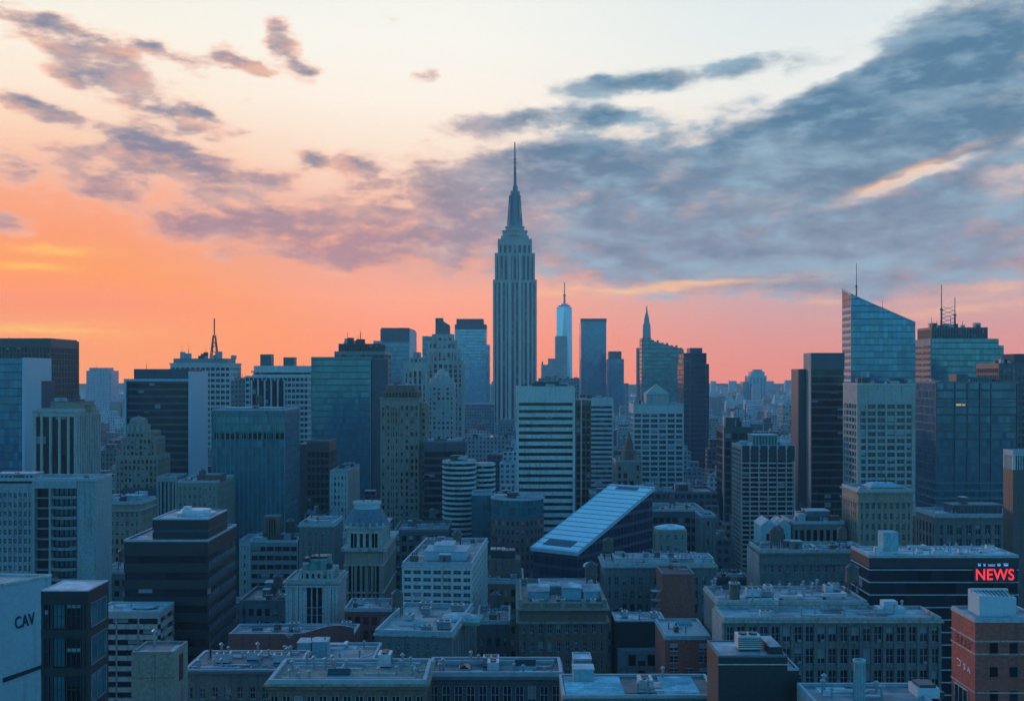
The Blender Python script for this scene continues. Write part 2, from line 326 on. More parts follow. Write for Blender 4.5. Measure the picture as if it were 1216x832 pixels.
# ------------------------------------------------------------------ mesh builder, in world coordinates
class MB:
    def __init__(s): s.v, s.f, s.uv, s.mi = [], [], [], []
    def face(s, pts, m=0, uvs=None):
        i = len(s.v); s.v += [tuple(p) for p in pts]; s.f.append(tuple(range(i, i + len(pts)))); s.mi.append(m)
        s.uv += list(uvs) if uvs else [(0.5, 0.5)] * len(pts)
    def hexa(s, x0, x1, y0, y1, z0, tops, m=0, mt=None, bay=3.0, fl=3.6, bottom=False):
        """a box whose four top corners (front left, front right, back right, back left) may differ"""
        if isinstance(tops, (int, float)): tops = (tops,) * 4
        a, b, c, d = tops
        P = [(x0, y0, z0), (x1, y0, z0), (x1, y1, z0), (x0, y1, z0)]; Q = [(x0, y0, a), (x1, y0, b), (x1, y1, c), (x0, y1, d)]
        for k in range(4):
            j = (k + 1) % 4
            w = (x1 - x0) if k % 2 == 0 else (y1 - y0); nb = max(1, round(w / bay)); o = 13 * k
            s.face((P[k], P[j], Q[j], Q[k]), m, ((o, 0), (o + nb, 0), (o + nb, (Q[j][2] - z0) / fl), (o, (Q[k][2] - z0) / fl)))
        s.face(Q, m if mt is None else mt)
        if bottom: s.face(P[::-1], m)
    def box(s, x0, x1, y0, y1, z0, z1, m=0, mt=None, bay=3.0, fl=3.6): s.hexa(x0, x1, y0, y1, z0, z1, m, mt, bay, fl, True)
    def lathe(s, cx, cy, prof, n=16, m=0, sx=1, sy=1, ph=0, bay=3.0, fl=3.6, cap=True, mt=None):
        for (r0, z0), (r1, z1) in zip(prof, prof[1:]):
            per = 2 * math.pi * max(r0, r1); nb = max(n, round(per / bay)) / n
            for k in range(n):
                a, b = ph + 2 * math.pi * k / n, ph + 2 * math.pi * (k + 1) / n
                p = [(cx + r0 * sx * math.cos(a), cy + r0 * sy * math.sin(a), z0), (cx + r0 * sx * math.cos(b), cy + r0 * sy * math.sin(b), z0),
                     (cx + r1 * sx * math.cos(b), cy + r1 * sy * math.sin(b), z1), (cx + r1 * sx * math.cos(a), cy + r1 * sy * math.sin(a), z1)]
                q = [(k * nb, z0 / fl), ((k + 1) * nb, z0 / fl), ((k + 1) * nb, z1 / fl), (k * nb, z1 / fl)]
                if r1 < 1e-4: s.face(p[:3], m, q[:3])
                elif r0 < 1e-4: s.face((p[0], p[2], p[3]), m, (q[0], q[2], q[3]))
                else: s.face(p, m, q)
        if cap and prof[-1][0] > 1e-3:
            r, z = prof[-1]
            s.face([(cx + r * sx * math.cos(ph + 2 * math.pi * k / n), cy + r * sy * math.sin(ph + 2 * math.pi * k / n), z) for k in range(n)], m if mt is None else mt)
    def bar(s, a, b, w, m=0):
        """square bar between two points"""
        a, b = Vector(a), Vector(b); d = (b - a).normalized()
        up = Vector((0, 0, 1)) if abs(d.z) < .9 else Vector((1, 0, 0))
        p = d.cross(up).normalized() * w / 2; q = d.cross(p).normalized() * w / 2
        A = [a + p + q, a - p + q, a - p - q, a + p - q]; Bq = [v + (b - a) for v in A]
        for k in range(4): s.face((A[k], Bq[k], Bq[(k + 1) % 4], A[(k + 1) % 4]), m)
        s.face(A, m); s.face(Bq[::-1], m)
    def mesh(s, name, mats, org=(0, 0, 0)):
        me = bpy.data.meshes.new(name)
        me.from_pydata([(x - org[0], y - org[1], z - org[2]) for x, y, z in s.v], [], s.f)
        for m in mats: me.materials.append(MATS[m])
        me.polygons.foreach_set('material_index', s.mi)
        l = me.uv_layers.new(name='uv'); l.data.foreach_set('uv', [c for t in s.uv for c in t])
        me.update(); return me

def link(name, data, parent=None, loc=(0, 0, 0)):
    o = bpy.data.objects.new(name, data); COL.objects.link(o); o.location = loc
    if parent: o.parent = parent
    return o
def tag(o, label=None, cat=None, group=None, kind=None):
    for k, v in (('label', label), ('category', cat), ('group', group), ('kind', kind)):
        if v: o[k] = v
    return o
def PX(px, D): return (px - CX) / F * D
def PZ(py, D): return CAMH - (py - EY) / F * D

# rooftop pieces, built once, copied as sub-parts
def stock():
    K = {}
    b = MB(); b.box(-1.1, 1.1, -.8, .8, .25, 1.5, 0); b.box(-1.0, 1.0, -.7, .7, .0, .25, 1)
    b.lathe(-.5, 0, [(.42, 1.5), (.42, 1.66)], 10, 1); b.lathe(.5, 0, [(.42, 1.5), (.42, 1.66)], 10, 1)
    for k in range(5): b.box(-1.12, 1.12, -.82, -.80, .4 + k * .2, .5 + k * .2, 1)
    K['air_conditioner'] = b.mesh('air_conditioner', ['duct_metal', 'dark_steel'])
    b = MB(); b.lathe(0, 0, [(.16, 0), (.16, 1.3)], 8, 0); b.lathe(0, 0, [(.30, 1.3), (.30, 1.42), (.02, 1.65)], 8, 0)
    K['vent_pipe'] = b.mesh('vent_pipe', ['steel'])
    b = MB(); b.box(-1.6, 1.6, -1.0, 1.0, 0, .45, 0)
    for sy in (-1, 1): b.face([(-1.5, sy * .9, .46), (1.5, sy * .9, .46), (1.5, 0, 1.15), (-1.5, 0, 1.15)][::-sy], 1)
    for sx in (-1, 1): b.face([(sx * 1.5, -.9, .46), (sx * 1.5, .9, .46), (sx * 1.5, 0, 1.15)][::sx], 1)
    K['skylight'] = b.mesh('skylight', ['coping', 'window_glass'])
    b = MB(); b.box(-1.7, 1.7, -1.5, 1.5, 0, 2.7, 0); b.box(-1.9, 1.9, -1.7, 1.7, 2.7, 2.92, 1); b.box(-.5, .5, -1.53, -1.5, .05, 2.1, 2)
    K['stair_bulkhead'] = b.mesh('stair_bulkhead', ['grey_stone', 'coping', 'dark_steel'])
    b = MB()
    for sx in (-1, 1):
        for sy in (-1, 1): b.bar((sx * 1.1, sy * 1.1, 0), (sx * .95, sy * .95, 2.4), .18, 1)
        b.bar((sx * 1.1, -1.1, .1), (sx * .97, .97, 2.3), .1, 1)
    b.box(-1.3, 1.3, -1.3, 1.3, 2.4, 2.6, 1)
    b.lathe(0, 0, [(1.5, 2.6), (1.42, 5.6)], 14, 0); b.lathe(0, 0, [(1.6, 5.6), (.05, 6.7)], 14, 1)
    for z in (3.2, 4.1, 5.0): b.lathe(0, 0, [(1.52, z), (1.52, z + .08)], 14, 1)
    K['water_tank'] = b.mesh('water_tank', ['tank_wood', 'dark_steel'])
    b = MB(); b.box(-2.6, 2.6, -.35, .35, .4, 1.0, 0); b.box(1.9, 2.6, .35, 2.2, .4, 1.0, 0); b.box(-2.5, -1.9, -.3, .3, 0, .4, 1); b.box(1.95, 2.5, 1.6, 2.1, 0, .4, 1)
    K['air_duct'] = b.mesh('air_duct', ['duct_metal', 'dark_steel'])
    b = MB(); b.box(-.9, .9, -.45, .45, 0, 1.5, 0); b.box(-1.0, 1.0, -.55, .55, 1.5, 1.65, 1)
    for k in (-.5, 0, .5): b.lathe(k, 0, [(.17, 1.65), (.14, 2.1)], 8, 2)
    K['chimney'] = b.mesh('chimney', ['brown_brick', 'coping', 'tank_wood'])
    return K
STOCK = stock()
FOOT = []                                               # footprints, to check nothing stands inside anything else
DEPTHS = []                                             # photo rectangles, to place far blocks only where one can see them

class Bld:
    def __init__(s, name, label, cat, px0, px1, py, D, xb=None, dep=None, rot=0.0, group=None):
        s.D = D; s.x0, s.x1 = PX(px0, D), PX(px1, D); s.z = PZ(py, D); s.y0 = D
        if xb is not None:
            c = px1 if xb > px1 else px0
            dep = D * (c - CX) / (xb - CX) - D
        s.dep = dep; s.y1 = D + dep
        s.ox, s.oy = (s.x0 + s.x1) / 2, D
        s.root = tag(link(name, None, None, (s.ox, s.oy, 0)), label, cat, group)
        s.root.rotation_euler[2] = R(rot); s.roofs = []
        FOOT.append((name, label, s.x0, s.x1, s.y0, s.y1, rot)); DEPTHS.append((px0 if xb is None else min(px0, xb), px1 if xb is None else max(px1, xb), py, D))
    def part(s, name, mb, mats, parent=None, label=None):
        o = link(name, mb.mesh(name, mats, (s.ox, s.oy, 0)), parent or s.root)
        if label: o['label'] = label
        return o
    def sub(s, px0, px1, py, off, dep, base=None):
        """a volume standing off metres behind the front, between two photo columns, up to a photo row"""
        D = s.y0 + off
        return PX(px0, D), PX(px1, D), D, D + dep, (s.z if base is None else base), PZ(py, D)
    def full(s): return s.x0, s.x1, s.y0, s.y1, 0.0, s.z
    def lattice(s, vol=None, bay=3.2, fl=3.6, pier=.9, span=1.3, d=.45, e=.12, wall='limestone', glass='window_glass', top=1.6, each=None,
                corner=None, band_label=None, ribs=False, zmin=None, front_only=False):
        """glazed core behind piers and floor bands; each='window' makes every front opening its own pane, 'ribbon' every floor its own strip"""
        x0, x1, y0, y1, z0, z1 = vol or s.full()
        nf = max(1, round((z1 - top - z0) / fl)); fl = (z1 - top - z0) / nf; cb = min(bay, 3.0)
        nx = max(1, round((x1 - x0) / bay)); ny = max(1, round((y1 - y0) / bay)); bx, by = (x1 - x0) / nx, (y1 - y0) / ny
        w = MB(); g = MB(); corner = corner or max(pier, .5)
        if each == 'ribbon':
            zc = zmin or z0; k0 = max(0, int((zc - z0) / fl)); k0 = max(k0, nf - 96)
            if k0: g.box(x0 + d, x1 - d, y0 + d, y1 - d, z0, z0 + k0 * fl, 0, None, cb, fl)
            for k in range(k0, nf):
                rb = MB(); rb.box(x0 + d, x1 - d, y0 + d, y1 - d, z0 + k * fl + (span if span else 0), z0 + (k + 1) * fl, 0, None, cb, fl * 1.001)
                rb.uv = [(u, v + k) for u, v in rb.uv]
                s.part('ribbon_window', rb, [glass])
        else:
            g.hexa(x0 + d, x1 - d, y0 + d, y1 - d, z0, z1 - .3, 0, None, bx, fl)
        if g.f: s.part('glazing', g, [glass])
        if span:
            for k in range(nf): w.box(x0 + e, x1 - e, y0 + e, y1 - e, z0 + k * fl, z0 + k * fl + span, 0)
        w.box(x0 + .02, x1 - .02, y0 + .02, y1 - .02, z1 - top, z1 - .002, 0)
        if pier:
            for k in range(nx + 1):
                c = x0 + k * bx; h = pier / 2
                if k in (0, nx):
                    a = x0 if k == 0 else x1 - corner
                    w.box(a, a + corner, y0, y0 + corner, z0, z1 - top, 0); w.box(a, a + corner, y1 - corner, y1, z0, z1 - top, 0)
                else: w.box(c - h, c + h, y0, y0 + d + .1, z0, z1 - top, 0)
            for k in range(1, ny):
                c = y0 + k * by; h = pier / 2
                w.box(x0, x0 + d + .1, c - h, c + h, z0, z1 - top, 0); w.box(x1 - d - .1, x1, c - h, c + h, z0, z1 - top, 0)
        s.part('wall', w, [wall])
        if each == 'window':
            ww, hh = bx - pier, fl - span
            p = MB(); p.box(-ww / 2 + .02, ww / 2 - .02, 0, .1, .02, hh - .02, 0)
            for a in (-ww / 2 + .02, ww / 2 - .12, -.05): p.box(a, a + .1, -.05, 0, .02, hh - .02, 1)
            for z in (.02, hh - .12, hh * .5): p.box(-ww / 2 + .12, ww / 2 - .12, -.04, 0, z, z + .1, 1)
            p.box(-ww / 2 + .01, ww / 2 - .01, -.2, 0, -.05, .015, 1)
            p.uv = [(u * .98 + .01, v) for u, v in p.uv]
            me = p.mesh('window', [glass, 'machine_grey' if wall not in ('brown_brick', 'red_brick', 'brown_stone') else 'coping'])
            n = 0; extra = []
            for k in range(nf - 1, -1, -1):
                zb = z0 + k * fl + span
                if zmin and zb < zmin: continue
                for i in range(nx):
                    loc = (x0 + (i + .5) * bx - s.ox, y0 + d - .12 - s.oy, zb)
                    if not -5 < (x0 + (i + .5) * bx) / y0 * F + CX < 1221: continue
                    if n < 98:
                        wn = link('window', me, s.root, loc)
                        if s.D < 350 and hh > 1.2 and rng.random() < .16:
                            ac = link('air_conditioner', STOCK['air_conditioner'], wn, (rng.uniform(-.2, .2) * ww, -.25, .02)); ac.scale = (min(.32, ww * .3), .4, .36)
                    n += 1
        return nf, fl, nx, bx
    def curtain(s, vol=None, tops=None, mat='teal_glass', bay=1.8, fl=3.8, name='curtain_wall', trim=None):
        x0, x1, y0, y1, z0, z1 = vol or s.full()
        b = MB(); b.hexa(x0, x1, y0, y1, z0, tops or z1, 0, 1, bay, fl)
        s.part(name, b, [mat, 'grey_roof'])
        if trim:
            t = MB(); w = .5
            for cx in (x0, x1):
                for c_y in (y0, y1): t.box(cx - w / 2, cx + w / 2, c_y - w / 2, c_y + w / 2, z0, z1, 0)
            t.box(x0 - .2, x1 + .2, y0 - .2, y1 + .2, z1 - 1.2, z1 + .15, 0)
            s.part('corner_trim', t, [trim])
    def plain(s, vol=None, mat='limestone', name='wall', tops=None, label=None):
        x0, x1, y0, y1, z0, z1 = vol or s.full()
        b = MB(); b.hexa(x0, x1, y0, y1, z0, tops or z1, 0, None); return s.part(name, b, [mat], None, label)
    def bands(s, zs, h, out, mat, vol=None, name='cornice'):
        x0, x1, y0, y1, z0, z1 = vol or s.full(); 
        for z in zs: b = MB(); b.box(x0 - out, x1 + out, y0 - out, y1 + out, z, z + h, 0); s.part(name, b, [mat])
    def roof(s, vol=None, mat='grey_roof', ph=.9, pw=.45, par='coping', clutter=0, seed=1, kinds=None, avoid=(), out=0.0):
        """roof deck inside a parapet, with machinery as sub-parts"""
        x0, x1, y0, y1, z0, z1 = vol or s.full()
        x0 -= out; x1 += out; y0 -= out; y1 += out
        b = MB(); b.box(x0 + .02, x1 - .02, y0 + .02, y1 - .02, z1 - .06, z1 + .07, 0)
        r = s.part('roof', b, [mat])
        if ph:
            p = MB()
            p.box(x0, x1, y0, y0 + pw, z1, z1 + ph, 0); p.box(x0, x1, y1 - pw, y1, z1, z1 + ph, 0)
            p.box(x0, x0 + pw, y0 + pw, y1 - pw, z1, z1 + ph, 0); p.box(x1 - pw, x1, y0 + pw, y1 - pw, z1, z1 + ph, 0)
            s.part('parapet', p, [par], r)
        g = random.Random(seed); placed = list(avoid)
        if s.D < 420 and clutter:
            for q in range(min(14, int((x1 - x0) * (y1 - y0) / 28) + 2)):
                w, d = g.uniform(1.5, 6), g.uniform(1, 3.5)
                if x1 - x0 < w + 1.5 or y1 - y0 < d + 1.5: continue
                x, y = g.uniform(x0 + .6, x1 - w - .6), g.uniform(y0 + .6, y1 - d - .6); pm = MB(); pm.box(x, x + w, y, y + d, z1 + .05, z1 + .074 + .004 * q, 0); s.part('roof_patch', pm, [g.choice(('dark_roof', 'dark_roof', 'grey_roof', 'bright_roof', 'pale_roof'))], r)
        kinds = kinds or ['air_conditioner'] * 4 + ['vent_pipe'] * 4 + ['skylight', 'stair_bulkhead', 'air_duct', 'air_duct', 'water_tank', 'chimney']
        if s.D > 235: clutter = int(clutter * 1.8)
        for _ in range(clutter * 6):
            if clutter <= 0: break
            k = g.choice(kinds); rad = {'vent_pipe': .5, 'air_conditioner': 1.4, 'chimney': 1.2}.get(k, 2.6)
            if x1 - x0 < 2 * rad + 1.2 or y1 - y0 < 2 * rad + 1.2: continue
            x, y = g.uniform(x0 + rad + .6, x1 - rad - .6), g.uniform(y0 + rad + .6, y1 - rad - .6)
            if any(a - rad < x < c + rad and bq - rad < y < d + rad for a, bq, c, d in placed): continue
            placed.append((x - rad, y - rad, x + rad, y + rad)); clutter -= 1
            if k == 'vent_pipe' and g.random() < .5:
                pp = MB(); L = g.uniform(2, 7); h = z1 + .3; x2 = max(x0 + .7, min(x1 - .7, x + g.choice((-1, 1)) * L)); pp.bar((x, y, h), (x2, y, h), .2); pp.bar((x2, y, h + .1), (x2, y, z1), .2); s.part('pipe', pp, ['duct_metal'], r)
            o = link(k, STOCK[k], r, (x - s.ox, y - s.oy, z1 + .05)); sc = g.uniform(.85, 1.25) if s.D < 235 else g.uniform(.6, 1.05); o.scale = (sc, sc, sc * g.uniform(.8, 1.2)); o.rotation_euler[2] = g.choice((0, 0, math.pi / 2, math.pi))
        return r
    def penthouse(s, px0, px1, py, off, dep, mat='grey_panel', cap='coping', base=None, lines=False):
        v = s.sub(px0, px1, py, off, dep, base); b = MB(); x0, x1, y0, y1, z0, z1 = v
        b.box(x0, x1, y0, y1, z0, z1 - .25, 0); b.box(x0 - .2, x1 + .2, y0 - .2, y1 + .2, z1 - .25, z1, 1)
        if lines:
            n = max(2, int((x1 - x0) / 1.2))
            for k in range(n): b.box(x0 + (k + .3) * (x1 - x0) / n, x0 + (k + .7) * (x1 - x0) / n, y0 - .12, y0 - .003, z0 + .4, z1 - .6, 2)
        s.part('penthouse', b, [mat, cap, 'dark_steel']); return v
    def antenna(s, px, py, off=6, w=.5, base=None, truss=False, mat='dark_steel'):
        D = s.y0 + off; x, z = PX(px, D), PZ(py, D); z0 = s.z if base is None else base
        b = MB()
        if truss:
            h = (z - z0) * .62; q = w * 1.6
            for sx in (-1, 1):
                for sy in (-1, 1): b.bar((x + sx * q, D + sy * q, z0), (x + sx * q * .25, D + sy * q * .25, z0 + h), w * .4)
            n = 6
            for k in range(n):
                t0, t1 = k / n, (k + 1) / n; q0, q1 = q * (1 - .75 * t0), q * (1 - .75 * t1); sg = 1 if k % 2 else -1
                b.bar((x - sg * q0, D - q0, z0 + h * t0), (x + sg * q1, D - q1, z0 + h * t1), w * .25)
            b.bar((x, D, z0 + h), (x, D, z), w * .45)
        else:
            b.lathe(x, D, [(w * .6, z0), (w * .5, z0 + (z - z0) * .45), (w * .3, z0 + (z - z0) * .46), (w * .22, z)], 6)
            b.lathe(x, D, [(w * .9, z0 + (z - z0) * .4), (w * .9, z0 + (z - z0) * .44)], 6)
        s.part('antenna', b, [mat])
    def mech(s, seed, n, vol=None, h=3.0, name='plant_unit', mat='machine_grey'):
        """jumble of plant on a far roof, small in the picture"""
        x0, x1, y0, y1, z0, z1 = vol or s.full(); g = random.Random(seed); b = MB()
        for k in range(n):
            w, d, hh = g.uniform(1.5, 5), g.uniform(1.5, 4), g.uniform(.35, 1) * h
            x, y = g.uniform(x0 + .5, max(x0 + .6, x1 - w - .5)), g.uniform(y0 + .5, max(y0 + .6, y1 - d - .5))
            b = MB(); b.box(x, x + w, y, y + d, z1 + .051 + k * .002, z1 + hh, g.choice((0, 0, 1)))
            if k % 3 == 0: b.bar((x + w / 2, y + d / 2, z1 + hh * .5), (x + w / 2, y + d / 2, z1 + h * g.uniform(1.2, 2.4)), .22, 1)
            s.part(name, b, [mat, 'dark_steel'])

# ------------------------------------------------------------------ ground, far hills, water, air
def ground():
    m, n, b = new_mat('ground')
    oc = n.n('ShaderNodeTexCoord').outputs['Object']; x, y, z = n.sep(oc)
    vor = n.n('ShaderNodeTexVoronoi', distance='CHEBYCHEV'); n.put(vor.inputs['Vector'], n.xyz(n.m('MULTIPLY', x, .03), n.m('MULTIPLY', y, .014), 0)); vor.inputs['Scale'].default_value = 1
    c = n.mix(n.smooth(y, 900, 1600), (.05, .05, .055), n.ramp(n.sep(vor.outputs['Color'])[0], [(0, (.06, .06, .065)), (.5, (.16, .16, .16)), (.9, (.30, .29, .28)), (1, (.5, .5, .5))]))
    n.put(b.inputs['Base Color'], c); b.inputs['Roughness'].default_value = .9
    g = MB(); g.face([(-9500, -900, 0), (9500, -900, 0), (9500, HAZE_END - 60, 0), (-9500, HAZE_END - 60, 0)])
    tag(link('ground', g.mesh('ground', ['ground'])), kind='structure')
    plain_mat('lane_paint', (.7, .7, .68), .7); plain_mat('asphalt', (.045, .045, .05), .9); plain_mat('paving', (.22, .22, .21), .9)
    rd = MB(); pv = MB(); mk = MB()
    for xr in (-110, -45.5 + 0.0, 62.5, 125):
        w = 7.0
        rd.box(xr - w, xr + w, 60, 900, -.2, .004)
    o = tag(link('road', rd.mesh('road', ['asphalt'])), kind='structure')
    for xr in (-110, -45.5, 62.5, 125):
        for sx in (-1, 1): pv.box(xr + sx * 7 - (3 if sx < 0 else 0), xr + sx * 7 + (3 if sx > 0 else 0), 60, 900, -.2, .14)
        for k in range(60): mk.face([(xr - .08, 62 + k * 14, .008), (xr + .08, 62 + k * 14, .008), (xr + .08, 68 + k * 14, .008), (xr - .08, 68 + k * 14, .008)])
    tag(link('pavement', pv.mesh('pavement', ['paving'])), kind='structure'); tag(link('road_markings', mk.mesh('road_markings', ['lane_paint'])), kind='structure')
    # a river reach in the far haze and the low hills behind it
    m, n, b = new_mat('water'); b.inputs['Base Color'].default_value = (.04, .06, .07, 1); b.inputs['Roughness'].default_value = .12
    w = MB(); w.face([(500, 4000, .3), (2600, 4100, .3), (2600, 4700, .3), (450, 4600, .3)])
    tag(link('river', w.mesh('river', ['water'])), kind='structure')
    h = MB(); g = random.Random(3); nx = 90
    zz = [[0] * (nx + 1) for _ in range(4)]
    for j in range(4):
        for i in range(nx + 1):
            zz[j][i] = (0, 40, 66, 0)[j] * (.93 + .07 * math.sin(i * .31 + j) * math.sin(i * .13 + 1.7)) + (g.uniform(0, 2) if 0 < j < 3 else -1)
    for j in range(3):
        for i in range(nx):
            xs = [-4200 + 8400 * k / nx for k in (i, i + 1)]; ys = [4800 + 100 * k for k in (j, j + 1)]
            h.face([(xs[0], ys[0], zz[j][i]), (xs[1], ys[0], zz[j][i + 1]), (xs[1], ys[1], zz[j + 1][i + 1]), (xs[0], ys[1], zz[j + 1][i])])
    plain_mat('hill_green', (.05, .07, .05), .95)
    tag(link('hills', h.mesh('hills', ['hill_green'])), kind='structure')
    a = MB(); a.box(-9700, 9700, -1000, HAZE_END, -1.5, HAZE_TOP)
    m = bpy.data.materials.new('haze'); m.use_nodes = True; MATS['haze'] = m; t = m.node_tree; t.nodes.clear(); q = NT(t)
    pvv = q.n('ShaderNodeVolumePrincipled'); ou = q.n('ShaderNodeOutputMaterial'); q.L.new(pvv.outputs[0], ou.inputs['Volume'])
    pvv.inputs['Density'].default_value = HAZE_DENS; pvv.inputs['Color'].default_value = (.78, .96, 1.0, 1); pvv.inputs['Anisotropy'].default_value = 0.0
    tag(link('haze', a.mesh('haze', ['haze'])), kind='stuff')
ground()

# ------------------------------------------------------------------ the tallest tower, stone with ribs, setbacks, mast and antenna
def landmark():
    D = 1550
    b = Bld('stone_skyscraper', 'tallest tower, ribbed stone shaft with setbacks, tapering mast and long antenna', 'skyscraper', 585.5, 637.7, 332, D, dep=44)
    k = D / F; cx = PX(611.4, D); c_y = D + 22
    def tier(hw, py, bot, hd, **kw):
        x0, x1, z1, z0 = cx - hw * k, cx + hw * k, PZ(py, D), (0 if bot is None else PZ(bot, D))
        b.lattice((x0, x1, c_y - hd, c_y + hd, z0, z1), **{**dict(bay=6.0, fl=9, pier=3.0, span=0, d=1.3, wall='limestone', glass='ribbon_glass', top=5.0, corner=3.0), **kw})
    tier(26.1, 332, None, 20, top=4); tier(23.9, 300, 332, 18.5, top=4); tier(20.4, 283, 300, 17, bay=6.5, top=9); tier(16.6, 279, 283, 15.5, top=4, span=0)
    w = MB()   # the recessed middle strip between two broad ribs on the front
    for sx in (-1, 1): w.box(cx + sx * 7.5 - 1.6, cx + sx * 7.5 + 1.6, c_y - 21.2, c_y - 19.5, 0, PZ(300, D)); w.box(cx + sx * 19 - 1.4, cx + sx * 19 + 1.4, c_y - 20.9, c_y - 19.5, 0, PZ(334, D))
    b.part('rib', w, ['pale_concrete'])
    for px0, px1, py in ((578, 598, 503), (626, 648, 503)):
        v = (PX(px0, D), PX(px1, D), D - 6, D + 36, 0, PZ(py, D)); b.lattice(v, bay=6, fl=9, pier=3, span=0, d=1, top=5)
    t = MB()
    for hw, t0, t1 in ((15.7, 279, 272), (11.8, 272, 267)):
        t.lathe(cx, c_y, [(hw * k, PZ(t0, D)), (hw * k, PZ(t1 + 1.2, D)), ((hw + .8) * k, PZ(t1 + 1.2, D)), ((hw + .8) * k, PZ(t1, D))], 8, 0, ph=math.pi / 8)
    b.part('crown_base', t, ['limestone'])
    m = MB()
    m.lathe(cx, c_y, [(r * k, PZ(y, D)) for r, y in ((9.6, 267), (8.2, 262), (6.9, 252), (6.1, 240), (5.8, 229), (6.2, 229), (6.2, 225), (5.2, 224))], 16, 0, fl=4, bay=2)
    for a in range(8):
        q = a * math.pi / 4 + math.pi / 8 - math.pi / 2 + math.pi / 8
        m.bar((cx + 8.8 * k * math.cos(q), c_y + 8.8 * k * math.sin(q), PZ(266, D)), (cx + 6.2 * k * math.cos(q), c_y + 6.2 * k * math.sin(q), PZ(229, D)), 1.6, 1)
    b.part('mast', m, ['mast_metal', 'grey_panel'])
    a = MB(); a.lathe(cx, c_y, [(r * k, PZ(y, D)) for r, y in ((3.6, 224), (3.6, 218), (2.2, 218), (1.9, 206), (1.5, 198), (1.9, 197.5), (1.9, 195), (1.3, 194.5), (1.1, 180), (.7, 165.0))], 8, 0)
    for y in (214, 210, 203, 190, 186): a.lathe(cx, c_y, [(2.3 * k, PZ(y, D)), (2.3 * k, PZ(y - .7, D))], 8, 0)
    b.part('antenna', a, ['mast_metal'])
    b.roof((cx - 26 * k, cx + 26 * k, c_y - 20, c_y + 20, 0, PZ(332, D)), ph=0)
landmark()

# ------------------------------------------------------------------ far skyline, left to right
b = Bld('hazy_tower', 'pale lavender tower alone in the haze at the left horizon', 'tower', 102.5, 132.5, 440, 2200, dep=40)
b.plain(mat='far_haze_tint', name='facade'); b.penthouse(106, 129, 436.5, 5, 28, mat='far_haze_tint'); b.mech(2, 6); b.antenna(115, 431, w=1)
b = Bld('hazy_block', 'plain grey block in haze beside the dark tower with white end', 'building', 137.5, 152, 467, 2600, dep=50); b.plain(mat='far_haze_tint', name='facade')
b = Bld('hazy_block', 'hazy low block at far left under the lone lavender tower', 'building', 93, 112, 474, 2900, dep=60); b.plain(mat='far_haze_tint', name='facade')

b = Bld('grid_tower', 'pale gridded tower with a red and white lattice antenna on its roof', 'tower', 202, 273.5, 431, 1000, dep=40)
b.lattice(bay=4.6, fl=5.2, pier=.9, span=2.4, d=.7, wall='pale_concrete', glass='ribbon_glass', top=4, each='ribbon', zmin=40)
b.plain(b.sub(206, 270, 425.5, 4, 30), 'grey_panel', 'penthouse'); b.bands([b.z - 1.2], 1.3, .5, 'white_concrete'); b.mech(4, 16, h=7, vol=(b.x0, b.x1, b.y0, b.y1, 0, PZ(426, 1004))); b.antenna(254.5, 378, off=18, w=2.2, truss=True)
b = Bld('slab_tower', 'dark navy slab tower with broad white end wall and white top line', 'tower', 150, 224, 452.5, 600, xb=243)
b.lattice(bay=30, fl=3.9, pier=0, span=1.3, d=.3, e=.05, wall='navy_panel', glass='dark_glass', top=1.2, each='ribbon', zmin=20)
b.plain((b.x1 + .02, b.x1 + 1.6, b.y0 - .6, b.y1 + 1, 0, PZ(441, 600)), 'pale_panel', 'end_wall'); b.plain((b.x0 - 1.2, b.x0 - .02, b.y0 - .4, b.y1, 0, b.z + .6), 'pale_panel', 'end_wall')
b.plain((b.x0 - 1.2, b.x1, b.y0 - .5, b.y0 + .6, b.z + .02, b.z + 1.3), 'line_white', 'top_line'); b.plain(b.sub(159, 224, 438, 1.5, 26), 'navy_panel', 'penthouse'); b.roof(ph=0)
b.antenna(174, 428, off=6, w=.25, base=PZ(438, 602))

b = Bld('curved_top_tower', 'white tower with curved cornice rings, dark vertical window strips and twin rooftop boxes', 'tower', 291, 366, 446, 760, dep=42)
b.lattice(bay=3.0, fl=3.9, pier=.5, span=1.7, d=.5, wall='white_concrete', glass='ribbon_glass', top=1.5)
st = MB()
x0, x1 = PX(299, 760), PX(338, 760); st.box(x0, x1, b.y0 - .5, b.y0 + .3, PZ(530, 760), PZ(452, 760), 1)
for k in range(6): q = x0 + (x1 - x0) * k / 5; st.box(q - .55, q + .55, b.y0 - 1.0, b.y0 - .45, PZ(530, 760), PZ(451, 760), 0)
b.part('window_strip', st, ['white_concrete', 'dark_glass'])
cr = MB()
for r, y0, y1 in ((1.0, 447, 444.5), (1.04, 442, 440), (.95, 440, 434)): cr.lathe((b.x0 + b.x1) / 2, b.y0 + 21, [((b.x1 - b.x0) / 2 * r, PZ(y0, 760)), ((b.x1 - b.x0) / 2 * r, PZ(y1, 760))], 28, 0, sy=.52, mt=1)
cr.lathe((b.x0 + b.x1) / 2, b.y0 + 21, [((b.x1 - b.x0) / 2 * .97, PZ(444.6, 760)), ((b.x1 - b.x0) / 2 * .97, PZ(441.9, 760))], 28, 2, sy=.5)
b.part('cornice', cr, ['white_concrete', 'grey_roof', 'dark_glass'])
for p0, p1, py in ((309, 321.5, 420.5), (336.5, 349, 424)): b.penthouse(p0, p1, py, 14, 10, 'grey_panel', base=PZ(436, 770), lines=True)
b.antenna(360, 428, off=20, w=.3)
b = Bld('stepped_block', 'small grey stepped block squeezed between antenna tower and curved-top tower', 'building', 274, 292, 452, 820, dep=26)
